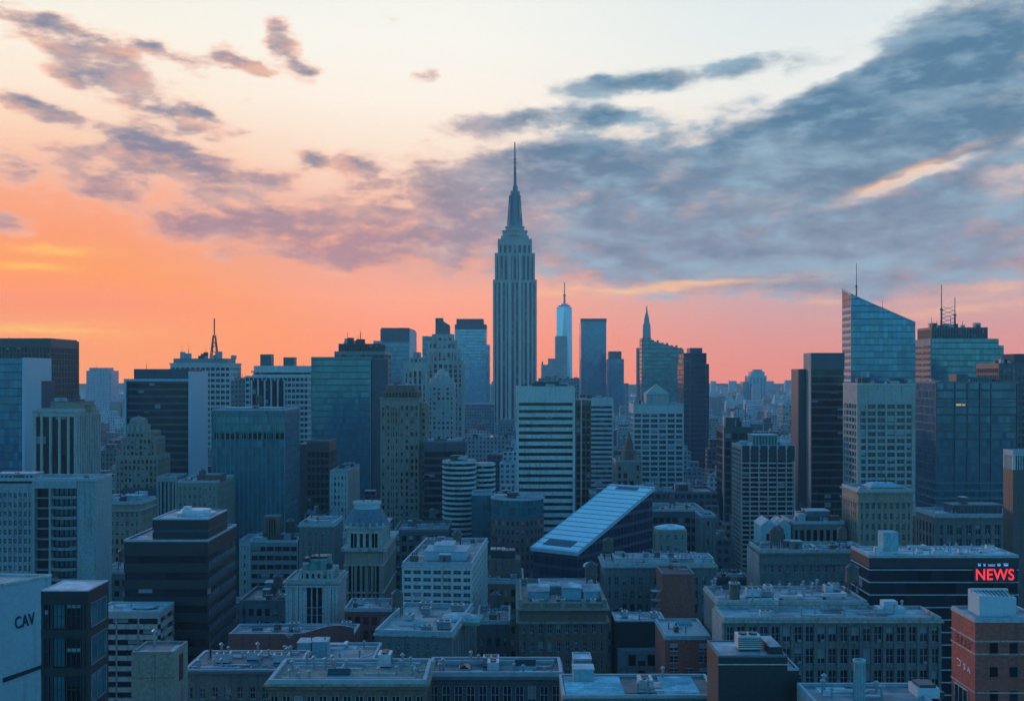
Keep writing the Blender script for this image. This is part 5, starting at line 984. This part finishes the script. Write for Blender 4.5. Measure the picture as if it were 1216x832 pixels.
for k in range(420): x, y, q = g.uniform(b.x0 + 1, b.x1 - 1), g.uniform(b.y0 + .6, b.y0 + 3.2), g.uniform(.08, .28); e.box(x, x + q, y, y + q, b.z + .05, b.z + .06 + q * .7, g.choice((0, 0, 1)))
s_ = b.part('gravel_strip', e, ['dark_coping', 'coping'], r); s_['kind'] = 'stuff'; b.antenna(250, 757, off=8, w=.3)
D = 184.2; b = Bld('teal_shed_block', 'low building with two teal rooftop sheds and curved roof edge', 'building', 340, 441, 791, D, dep=15)
b.plain(mat='grey_stone'); r = b.roof(mat='grey_roof', ph=.4, clutter=4, seed=42, kinds=['vent_pipe', 'air_duct'], avoid=[(PX(350, 184), 181, PX(394, 184), 192)])
for p0, p1, py in ((353, 369, 763.5), (370.5, 388, 762.5)): v = b.sub(p0, p1, py, 3.5, 3.5); b.plain(v, 'teal_paint', 'roof_shed'); b.plain((v[0] - .1, v[1] + .1, v[2] - .1, v[3] + .1, v[5], v[5] + .15), 'pale_roof', 'shed_roof')
for p, y in ((370, 752), (386, 756)): b.antenna(p, y, off=5, w=.35)
t = MB()
for k in range(14): a0, a1 = k / 14 * 1.5, (k + 1) / 14 * 1.5; t.bar((PX(396, 184) + 4.2 * math.sin(a0) * 1.4, 183 + 4 * a0, b.z + .9), (PX(396, 184) + 4.2 * math.sin(a1) * 1.4, 183 + 4 * a1, b.z + .9), .16)
b.part('railing', t, ['steel'])
D = 152; b = Bld('parapet_block', 'dark block with broad double parapet at bottom centre, gutters and pale roof', 'building', 318, 506, 813, D, dep=11.5)
b.lattice(bay=1.75, fl=3.9, pier=.5, span=.9, d=.35, wall='brown_stone', glass='dark_glass', top=1.5, each='window', zmin=58); b.bands([b.z - .55], .5, .35, 'brown_stone'); b.bands([b.z - .05], .25, .5, 'tan_stone'); r = b.roof(mat='grey_roof', ph=.75, pw=.5, clutter=22, seed=43, kinds=['vent_pipe', 'air_conditioner', 'skylight', 'vent_pipe'])
w = MB(); w.box(b.x0 + 1.6, b.x1 - 1.6, b.y0 + 1.5, b.y0 + 1.85, b.z + .06, b.z + .6); w.box(b.x0 + 1.6, b.x1 - 1.6, b.y1 - 2, b.y1 - 1.7, b.z + .06, b.z + .6); w.box(b.x0 + 9, b.x0 + 9.3, b.y0 + 1.9, b.y1 - 2.05, b.z + .06, b.z + .5); b.part('inner_parapet', w, ['coping'], r)
D = 166; b = Bld('skylight_block', 'long dark block at bottom centre with skylights scattered on its roof', 'building', 508, 668, 803, D, dep=9)
b.lattice(bay=1.9, fl=3.9, pier=.55, span=1.0, d=.35, wall='dark_stone', glass='dark_glass', top=1.4, each='window', zmin=58); b.bands([b.z - .4], .45, .3, 'dark_coping'); r = b.roof(mat='dark_roof', ph=.7, clutter=26, seed=44, kinds=['skylight', 'vent_pipe', 'skylight', 'air_conditioner', 'air_duct'])
w = MB(); w.box(b.x0 + 1, b.x1 - 1, b.y1 - 2.4, b.y1 - 2.1, b.z + .06, b.z + .7); b.part('inner_parapet', w, ['coping'], r)
D = 140; b = Bld('ribbed_roof_block', 'bright ribbed metal roof at bottom edge, right of centre', 'building', 668, 854, 829, D, dep=10)
b.lattice(bay=2, fl=3.8, pier=.6, span=1.2, wall='grey_stone', top=1.4); r = b.roof(mat='dark_roof', ph=.45, pw=.35, clutter=12, seed=45, kinds=['vent_pipe', 'air_conditioner'], avoid=[(7, 140, 15.5, 150), (19, 141, 25.5, 148)])
for x0, x1 in ((PX(672, 141), PX(742, 141)), (PX(790, 141), PX(832, 141))):
    s = MB()
    for k in range(12): y = b.y0 + .8 + k * .68; s.hexa(x0, x1, y, y + .56, b.z + .06, (b.z + .12, b.z + .12, b.z + .4, b.z + .4))
    b.part('ribbed_sheet', s, ['bright_roof'], r)
v = b.sub(681, 705, 795, 6.5, 2.4); b.plain((v[0], v[1], v[2], v[3], b.z + .3, v[5]), 'teal_paint', 'plant_box'); w = MB(); w.box(v[0] - .12, v[1] + .12, v[2] - .12, v[3] + .12, v[5], v[5] + .18); b.part('plant_lid', w, ['bright_roof'])
D = 157; b = Bld('small_teal_bulkhead_house', 'small dark rooftop house with pale lid behind the ribbed metal roof', 'building', 681, 703, 784, D, dep=4); b.plain((b.x0, b.x1, b.y0, b.y1, 0, b.z), 'grey_panel'); b.roof(mat='bright_roof', ph=.25, pw=.2)

D = 132; b = Bld('white_sign_building', 'smooth white blank-walled building with dark CAV lettering at bottom left', 'building', 3, 48, 694, D, dep=11, rot=-24)
x0, x1, y0, y1, _, z = b.full(); FOOT.pop(); L = 12.0
w = MB(); w.hexa(b.ox - 13, b.ox, D, D + L, 0, z); b.root.rotation_euler[2] = 0
FOOT.append(('white_sign_building', 'x', -70, -62, 132, 142, 0))
# the blank wall turns away from the street: a prism on a slanted plan
P0 = Vector((PX(3, D), D)); dr = Vector((.55, .835)); P1 = P0 + dr * 6.5; P2 = P1 + Vector((-16, 1)); P3 = P0 + Vector((-16, 0)); z0_, z1_ = PZ(694, D), PZ(683, P1.y)
w = MB()
for a, za, c, zc in ((P0, z0_, P1, z1_), (P1, z1_, P2, z1_), (P2, z1_, P3, z0_), (P3, z0_, P0, z0_)): w.face([(*a, 0), (*c, 0), (*c, zc), (*a, za)])
b.part('wall', w, ['sign_wall']); r = MB(); r.face([(*P0, z0_ - .05), (*P1, z1_ - .05), (*P2, z1_ - .05), (*P3, z0_ - .05)]); rr = b.part('roof', r, ['grey_roof'])
p = MB()
for a, za, c, zc in ((P0, z0_, P1, z1_), (P1, z1_, P2, z1_), (P3, z0_, P0, z0_)): p.bar((*a, za + .02), (*c, zc + .02), .3)
b.part('parapet', p, ['pale_concrete'], rr)
th = math.atan2(dr.y, dr.x); nrm = Vector((dr.y, -dr.x)); q = P0 + dr * 1.6 + nrm * .08
sg = words('CAV', 2.1, 'ink', 'sign', b, (q.x, q.y, PZ(745, D + 2)), (math.pi / 2, -.07, th), .05, .012); sg.scale = (.62, 1, 1)
c = MB(); zl = PZ(806, D); q0, q1, q2 = P0 + nrm * .1, P0 + dr * 5 + nrm * .1, P1 + nrm * .1
for i in range(3): c.bar((*q0, zl - .3 + i * .18), (*q1, zl + .25 + i * .12), .16); c.bar((*q1, zl + .25 + i * .12), (*q2, zl + 1.2 + i * .05), .14)
b.part('cable_tray', c, ['ink'])
lp = MB(); q = P0 + dr * 6.1 + nrm * .15; lp.bar((*q, zl + .6), (*q, zl + 2.0), .09); lp.bar((*q, zl + 2.0), (*(q + nrm * .5 - dr * .4), zl + 2.15), .09); lp.bar((*(q - dr * .4), zl + 2.1), (*(q + dr * .5), zl + 2.2), .14); b.part('wall_lamp', lp, ['ink'])
D = 115; b = Bld('dark_glass_house', 'dark modern building with big glazed boxes and pale flat roof, bottom left', 'building', 48.5, 105, 702, D, xb=129)
x0, x1, y0, y1, _, z = b.full(); fh = 4.0; b.plain((x0 + .35, x1 - .35, y0 + .35, y1 - .35, 0, z - .3), 'black_panel', 'core')
for k in range(6): zz = z - (k * fh) - .9; b.plain((x0, x1, y0, y1, zz if k else z - 1.35, zz + .9), 'black_panel', 'floor_band')
W0 = x1 - x0
for k in range(5):
    zt = z - k * fh - (1.38 if k == 0 else .93); zb = z - (k + 1) * fh + .03
    if zt - zb < 1: continue
    for t0, t1, mt in ((.04, .16, 'window_glass'), (.24, .50, 'teal_glass'), (.52, .84, 'dark_glass' if k == 0 else 'window_glass')):
        w = MB(); xa, xc = x0 + W0 * t0, x0 + W0 * t1; w.box(xa + .05, xc - .05, y0 + .22, y0 + .3, zb + .05, zt - .05, 0, None, 1.2, 1.9)
        for xx in (xa, xc - .08): w.box(xx, xx + .08, y0 + .08, y0 + .34, zb, zt, 1)
        if t1 - t0 > .15:
            for f in (.33, .66): xx = xa + (xc - xa) * f; w.box(xx - .03, xx + .03, y0 + .15, y0 + .22, zb + .05, zt - .05, 1)
        w.box(xa, xc, y0 + .12, y0 + .215, zb + (zt - zb) * .52, zb + (zt - zb) * .52 + .07, 1); b.part('window', w, [mt, 'dark_steel'])
    w = MB(); ya, yc = y0 + .8, y1 - .7; w.box(x1 - .3, x1 - .22, ya, yc, zb + .05, zt - .05, 0, None, 1.2, 1.9)
    for yy in (ya, yc): w.box(x1 - .34, x1 + .06, yy - .06, yy + .06, zb, zt, 1)
    for zz in (zb, zt - .1): w.box(x1 - .34, x1 + .06, ya, yc, zz, zz + .1, 1)
    w.box(x1 - .22, x1 - .16, (ya + yc) / 2 - .04, (ya + yc) / 2 + .04, zb + .1, zt - .1, 1); b.part('window', w, ['teal_glass', 'grey_panel'])
for xx in (x0 + .02, x0 + W0 * .19, x0 + W0 * .86, x1 - .32): b.plain((xx, xx + .3, y0 + .03, y0 + .38, 0, z - 1.35), 'black_panel', 'pier')
b.plain((x1 - .32, x1 - .02, y0 + .4, y0 + .7, 0, z - 1.35), 'black_panel', 'pier'); b.plain((x1 - .32, x1 - .02, y1 - .6, y1 - .03, 0, z - 1.35), 'black_panel', 'pier')
b.roof(mat='bright_roof', ph=.12, pw=.25, par='coping')
D = 150; b = Bld('tan_concrete_block', 'windowless tan concrete block with a tall slot in its side', 'building', 156, 207, 777, D, xb=223)
b.plain(mat='tan_concrete'); j = MB()
for zz in (3.2, 6.4): j.box(b.x0 - .01, b.x1 + .01, b.y0 - .03, b.y0 - .003, b.z - zz, b.z - zz + .06)
j.box(b.x0 + 3.2, b.x0 + 3.26, b.y0 - .035, b.y0 - .003, 20, b.z); b.part('panel_joint', j, ['dark_stone']); s = MB(); s.box(b.x1 + .003, b.x1 + .06, b.y0 + 2.2, b.y0 + 3.9, b.z - 4.2, b.z - .6); b.part('slot', s, ['black_panel']); b.roof(mat='pale_roof', ph=.4, pw=.3, par='tan_concrete', clutter=1, seed=46, kinds=['vent_pipe'])  # the recess is a dark panel, its shade put into the colour

# loft block, news building, brick corner, black block and the last roof
D = 200; b = Bld('grey_loft_block', 'big grey loft block with paired window bays and long pale roof, lower right', 'building', 860, 1118, 736, D, dep=10)
nf, fl, nx, bx = b.lattice(bay=2.1, fl=4.1, pier=.55, span=1.1, d=.6, wall='grey_stone', glass='window_glass', top=1.2, each='window', zmin=50)
for k in range(2, nx, 2): q = b.x0 + k * bx; e = MB(); e.box(q - .32, q + .32, b.y0 - .14, b.y0 - .003, 0, b.z - 1.2); b.part('pilaster', e, ['grey_stone'])
b.bands([b.z - .45], .4, .35, 'limestone'); b.plain((b.x0 - .4, b.x0 - .02, b.y0 + .1, b.y1, 0, b.z - .5), 'pink_stone_warm_light', 'sun_tint_side'); r = b.roof(mat='pale_roof', ph=.55, par='limestone', clutter=14, seed=47, kinds=['vent_pipe', 'air_conditioner', 'vent_pipe'])  # left side slab coloured pink for the warm low sunlight
v = b.sub(1044, 1076, 722, 6, 3); b.plain((v[0], v[1], v[2], v[3], b.z + .06, v[5]), 'pale_panel', 'stair_house'); b.plain((v[0] + 1, v[1] - 1.4, v[2] + .4, v[3] - .4, v[5], v[5] + 1.2), 'pale_panel', 'vent_house')
D = 210.2; b = Bld('raised_loft_block', 'raised rear wing of loft block, roof crowded with pale plant and skylights', 'building', 852, 1030, 716, D, dep=15); b.plain(mat='grey_stone'); b.bands([b.z - .3], .27, .25, 'limestone')
r = b.roof(mat='grey_roof', ph=.5, par='limestone', clutter=34, seed=48, kinds=['skylight', 'air_conditioner', 'vent_pipe', 'air_duct', 'stair_bulkhead', 'vent_pipe'], avoid=[(PX(865, 216), 211, PX(880, 216), 216)])
o = link('chimney', STOCK['chimney'], r, (PX(872, 214) - b.ox, 214 - b.oy, b.z + .05)); o.scale = (1.0, 1.6, 2.0)
D = 262; b = Bld('news_building', 'black low office with white floor lines and a red NEWS sign', 'office block', 1032, 1210, 660.5, D, xb=1010)
x0, x1, y0, y1, _, z = b.full(); fl = 3.05; b.lattice(bay=80, fl=fl, pier=0, span=.22, d=.22, e=.0, wall='line_white', glass='dark_glass', top=.3, each='ribbon', zmin=30)
b.plain((x0 + .02, x1 - .02, y0 + .02, y1 - .02, z - 2.7, z - .32), 'black_panel', 'fascia'); r = b.roof(mat='bright_roof', ph=.35, pw=.5, par='coping', clutter=16, seed=49, kinds=['vent_pipe', 'air_conditioner', 'air_duct'], avoid=[(PX(1040, 266), 262, PX(1074, 266), 277)])
v = b.sub(1049, 1067, 632, 5, 4); b.plain((v[0], v[1], v[2], v[3], b.z + .06, v[5]), 'teal_paint', 'plant_box'); e = MB(); e.box(v[0] - 2, v[0] - .1, v[2], v[2] + 1.2, z + .06, z + 1.4); e.bar((v[0] - 2.4, v[2] - 1, z + .1), (v[1] + 3, v[2] - 1.4, z + .8), .35); b.part('air_duct', e, ['duct_metal'], r)
sb = MB(); sb.box(PX(1155.5, D), PX(1206, D), y0 - .45, y0 - .05, PZ(690, D), PZ(672.5, D)); sg = b.part('sign', sb, ['ink'])
words('NEWS', 3.9, 'red_light', 'lettering', b, (PX(1157, D), y0 - .47, PZ(687.6, D)), (math.pi / 2, 0, 0), .06, .035, parent=sg).scale = (.84, .96, 1)
mk = MB(); yq = y0 - .3; zq = PZ(671.5, D)
for p0, p1, h in ((1161, 1164, .42), (1167.5, 1169.6, .38), (1173, 1181, .2), (1184, 1187.6, .4), (1191.5, 1196.5, .45)):
    mk.hexa(PX(p0, D), PX(p1, D), yq, yq + .1, zq, (zq + h, zq + h * .8, zq + h * .8, zq + h))
    mk.box(PX(p0, D) - .06, PX(p1, D) + .1, yq + .02, yq + .12, zq + h + .08, zq + h + .18)
b.part('small_sign', mk, ['blue_mark'])
D = 165; b = Bld('red_brick_corner', 'dark red brick corner building with relief band and pale rooftop plant box', 'building', 1158, 1240, 737, D, xb=1130)
b.plain(mat='red_brick'); b.bands([b.z - 3.15, b.z - 5.1, b.z - 10.9], .22, .12, 'pink_stone_warm_light'); b.bands([b.z - .22], .25, .12, 'coping'); b.roof(mat='pale_roof', ph=.45, pw=.35, clutter=4, seed=50, kinds=['vent_pipe', 'air_duct', 'vent_pipe'], avoid=[(PX(1150, 168), 165, PX(1206, 168), 174)])
v = b.sub(1163, 1207, 707, 2.5, 4.2); x0, x1, y0, y1, z0, z1 = v; p = MB(); p.hexa(x0, x1, y0, y1, z0 + .06, (z1, z1 - .3, z1, z1 + .3)); p.box(x0 - .1, x1 + .1, y1 - 1.2, y1 - .6, z1 - .2, z1 + .45, 1); b.part('plant_box', p, ['pale_panel', 'duct_metal']); pp = MB()
for k in range(9): pp.bar((x0 + .3 + k * .6, y0 + .3, z1 - .1), (x0 + .6 + k * .62, y1 - .5, z1 + .3), .12)
b.part('pipe_run', pp, ['dark_steel'])
rl = MB(); yy = b.y0 + .9; X = b.x0
for w_, strokes in enumerate(((0, 1, 2), (0, 1, 2, 3), (0, 3), (0, 2, 3), (1, 2, 3))):
    ya = yy + w_ * 1.5; zb = b.z - 4.75
    if 0 in strokes: rl.box(X - .14, X - .004, ya + .85, ya + 1.0, zb, zb + 1.3)
    if 1 in strokes: rl.box(X - .14, X - .004, ya, ya + .84, zb + 1.15, zb + 1.3)
    if 2 in strokes: rl.box(X - .14, X - .004, ya, ya + .84, zb + .58, zb + .72)
    if 3 in strokes: rl.box(X - .14, X - .004, ya, ya + .84, zb, zb + .14)
b.part('relief_lettering', rl, ['red_brick']); wm = MB(); zb = b.z - 8.4
for ya, za, yc, zc in ((6.6, 1.2, 5.2, 1.0), (5.2, 1.0, 5.2, .3), (5.2, .3, 6.2, .1), (4.1, .9, 3.5, .8), (3.5, .8, 3.5, .2), (3.9, .45, 3.5, .4), (3.5, .2, 4.0, .1), (2.6, .1, 2.2, .9), (2.2, .9, 1.7, 0.0), (2.4, .4, 1.9, .4)): wm.bar((X - .05, b.y0 + ya, zb + za), (X - .05, b.y0 + yc, zb + zc), .12)
b.part('painted_lettering', wm, ['white_mark']); wn = MB()
for ya, yc, za, zc in ((2.6, 7.6, -11.4, -11.2), (2.6, 2.75, -14, -11.4), (4.2, 4.35, -14, -11.4), (5.9, 6.05, -14, -11.4), (7.45, 7.6, -14, -11.4)): wn.box(X - .1, X - .003, b.y0 + ya, b.y0 + yc, b.z + za, b.z + zc, 0)
wn.box(X - .05, X - .003, b.y0 + 2.76, b.y0 + 7.44, b.z - 14, b.z - 11.41, 1); b.part('window', wn, ['pale_concrete', 'dark_glass'])
for k in range(3):
    for i in range(3): w = MB(); q = b.x0 + 2.2 + i * 3.0; zz = b.z - 4.8 - k * 3.6; w.box(q, q + 1.2, b.y0 - .05, b.y0 - .003, zz, zz + 1.5, 0, None, 2, 2); w.box(q - .1, q + 1.3, b.y0 - .14, b.y0 - .051, zz - .16, zz, 1); b.part('window', w, ['dark_glass', 'brown_stone'])
D = 130; b = Bld('black_low_block', 'black block with stepped flat roofs and one rooftop unit, bottom right', 'building', 853, 935, 780, D, dep=7.5)
b.plain((b.x0, b.x1, b.y0, b.y1, 0, b.z), 'black_panel'); b.plain((b.x0 - .05, b.x1 + .05, b.y0 - .06, b.y0 - .003, PZ(789, D), PZ(787.8, D)), 'pale_concrete', 'floor_line'); b.plain((b.x1 + .02, PX(950, D), b.y0 + .4, b.y1 - .3, 0, PZ(797, D)), 'black_panel', 'side_wing'); v = (b.x1 + .02, PX(950, D), b.y0 + .4, b.y1 - .3, 0, PZ(797, D)); b.roof(v, mat='grey_roof', ph=.25, pw=.25)
r = b.roof(mat='pale_roof', ph=.2, pw=.25, par='dark_coping'); b.plain((PX(913, D) + .3, b.x1 - .3, b.y0 + 1.2, b.y1 - .6, b.z + .06, b.z + .9), 'black_panel', 'raised_roof'); b.plain((PX(913, D) + .4, b.x1 - .4, b.y0 + 1.3, b.y1 - .7, b.z + .9, b.z + .95), 'pale_roof', 'raised_deck')
o = link('air_conditioner', STOCK['air_conditioner'], r, (PX(888, 133.5) - b.ox, 3.6, b.z + .05)); o.scale = (1.25, 1.5, 1.25)
D = 118; b = Bld('corner_roof_block', 'nearest flat roof at bottom right carrying a ribbed cylindrical flue', 'building', 975, 1120, 846, D, dep=10)
b.plain(mat='pink_stone_warm_light'); r = b.roof(mat='grey_roof', ph=.45, pw=.35, clutter=5, seed=52, kinds=['vent_pipe', 'air_duct'], avoid=[(PX(1010, 122), 118, PX(1036, 122), 128), (PX(1085, 122), 118, PX(1125, 122), 128)])
t = MB(); x, y = PX(1022, 122), 122.5; zt = PZ(784, 122); t.lathe(x, y, [(.62, b.z), (.62, zt - .25), (.72, zt - .25), (.72, zt), (.55, zt), (.5, zt - .3)], 16, 0)
for k in range(12): a = k * math.pi / 6; t.bar((x + .64 * math.cos(a), y + .64 * math.sin(a), b.z), (x + .64 * math.cos(a), y + .64 * math.sin(a), zt - .25), .09, 1)
b.part('flue', t, ['teal_paint', 'steel'])
v = b.sub(1090, 1116, 817, 5, 3); p = MB(); p.hexa(v[0], v[1], v[2], v[3], b.z + .06, v[5]); p.hexa(v[0] + .3, v[1] - .3, v[2] + .3, v[3] - .3, v[5], v[5] + .3, 1); p.box(v[1], v[1] + .6, v[2] + .2, v[3] - .2, b.z + .06, v[5] - .5, 1); b.part('plant_box', p, ['pale_panel', 'dark_steel'])

# wooden water tanks standing on the roofs of their buildings
for nm, px, off, sc in (('ornate_brown_building', 702, 22, 1.0), ('grey_pilaster_building', 722, 10, 1.0), ('grey_stone_hall', 925, 9, .95), ('grey_stone_hall', 1000, 10, .9), ('raised_loft_block', 1012, 10, .9), ('long_stone_block', 460, 16, .85), ('dark_banded_office', 345, 10, 1.1), ('old_dark_roofs', 330, 12, .9), ('brown_corner_block', 577, 12, .9)):
    rt = bpy.data.objects[nm]; rf = [c for c in rt.children if c.name.startswith('roof') and 'patch' not in c.name][0]
    D = rt.location.y + off; zt = max(v.co.z for v in rf.data.vertices)
    o = link('water_tank', STOCK['water_tank'], rf, (PX(px, D) - rt.location.x, off, zt)); o.scale = (sc, sc, sc)

# ------------------------------------------------------------------ lesser blocks that show only through the gaps
def fill():
    zb = np.full((832, 1216), 1e9)
    for p0, p1, py, D in DEPTHS:
        a, c, r = max(0, int(p0)), min(1216, int(p1) + 1), max(0, int(py))
        if a < c and r < 832: zb[r:, a:c] = np.minimum(zb[r:, a:c], D)
    g = random.Random(11); cand = []; foot = [(x0, x1, y0, y1) for _, _, x0, x1, y0, y1, _ in FOOT]
    def clear(x0, x1, y0, y1): return all(x1 < a - .5 or x0 > c + .5 or y1 < d - .5 or y0 > e + .5 for a, c, d, e in foot)
    y = 290.0
    while y < 4650:
        w = 15 if y < 900 else (22 if y < 2000 else 34); x = -.5 * y - 30
        while x < .5 * y + 30:
            bw, bd = g.uniform(.55, .95) * w, g.uniform(.5, .8) * w
            h = g.uniform(14, 44) if y < 700 else (g.uniform(12, 52) if y < 1600 else g.uniform(10, 48) + (g.random() < .07) * g.uniform(10, 45))
            if clear(x, x + bw, y, y + bd):
                foot.append((x, x + bw, y, y + bd)); cand.append((x, x + bw, y, y + bd, h))
            x += w * g.uniform(1.05, 1.5)
        y += w * (g.uniform(1.2, 1.6) if y < 2000 else g.uniform(1.5, 2.6))
    vis = []
    for x0, x1, y0, y1, h in cand:                      # nearest first
        a, c, r = int(x0 / y0 * F + CX), int(x1 / y0 * F + CX) + 1, int(EY + (CAMH - h) / y0 * F)
        a, c, r = max(a, 0), min(c, 1216), max(r, 0)
        if a >= c or r >= 832: continue
        rows = zb[r:min(832, r + 60), a:c]; n = int((rows > y0).sum())
        if n > 5: vis.append((n, x0, x1, y0, y1, h)); zb[r:, a:c] = np.minimum(zb[r:, a:c], y0)
    vis.sort(reverse=True); print('VISIBLE', len(vis)); vis = vis[:285]
    kinds = ['far_stone', 'far_tan', 'far_grey', 'far_white', 'far_dark', 'far_brick']; lab = {'far_stone': 'limestone', 'far_tan': 'tan', 'far_grey': 'grey', 'far_white': 'whitish', 'far_dark': 'dark', 'far_brick': 'brick red', 'far_haze_tint': 'pale'}
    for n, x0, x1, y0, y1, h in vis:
        mt = g.choice(kinds if y0 < 1500 else ['far_stone', 'far_white', 'far_white', 'far_haze_tint', 'far_tan']); m = MB(); ox, oy = (x0 + x1) / 2, y0  # distant blocks get paler walls, haze brightness put into their colour
        m.box(x0, x1, y0, y1, 0, h, 0, 1, 3.2, 3.5)
        if g.random() < .5 and h > 20: m.box(x0 + 2, x1 - 2, y0 + 2, y1 - 2, h, h + g.uniform(3, 8), 0, 1, 3.2, 3.5)
        for k in range(g.randint(3, 7) if y0 < 1500 else 2):
            q, z = g.uniform(x0 + .5, x1 - 3.5), g.uniform(y0 + .5, y1 - 3.5); m.box(q, q + g.uniform(1, 3), z, z + g.uniform(1, 3), h + .01 + k * .003, h + g.uniform(1, 3.4), g.choice((1, 2, 2)))
        far = 'near' if y0 < 700 else ('mid' if y0 < 1600 else 'far')
        where = {'near': 'filling a gap between the nearer blocks', 'mid': 'glimpsed low between the tall towers', 'far': 'in the hazy city spread beyond the towers'}[far]
        o = link('city_block', m.mesh('city_block', [mt, g.choice(('grey_roof', 'pale_roof', 'dark_roof')), 'machine_grey'], (ox, oy, 0)), None, (ox, oy, 0))
        tag(o, 'plain low %s block %s' % (lab[mt], where), 'building', 'low %s blocks %s' % (lab[mt], where))
    print('FILL', len(cand), len(vis))
fill()
_seen = []
for i, a in enumerate(FOOT):
    for c in FOOT[:i]:
        if a[2] < c[3] - .1 and c[2] < a[3] - .1 and a[4] < c[5] - .1 and c[4] < a[5] - .1: print('OVERLAP', a[0], '|', a[1][:40], '|', c[0], '|', c[1][:40], [round(v) for v in a[2:6]], [round(v) for v in c[2:6]])
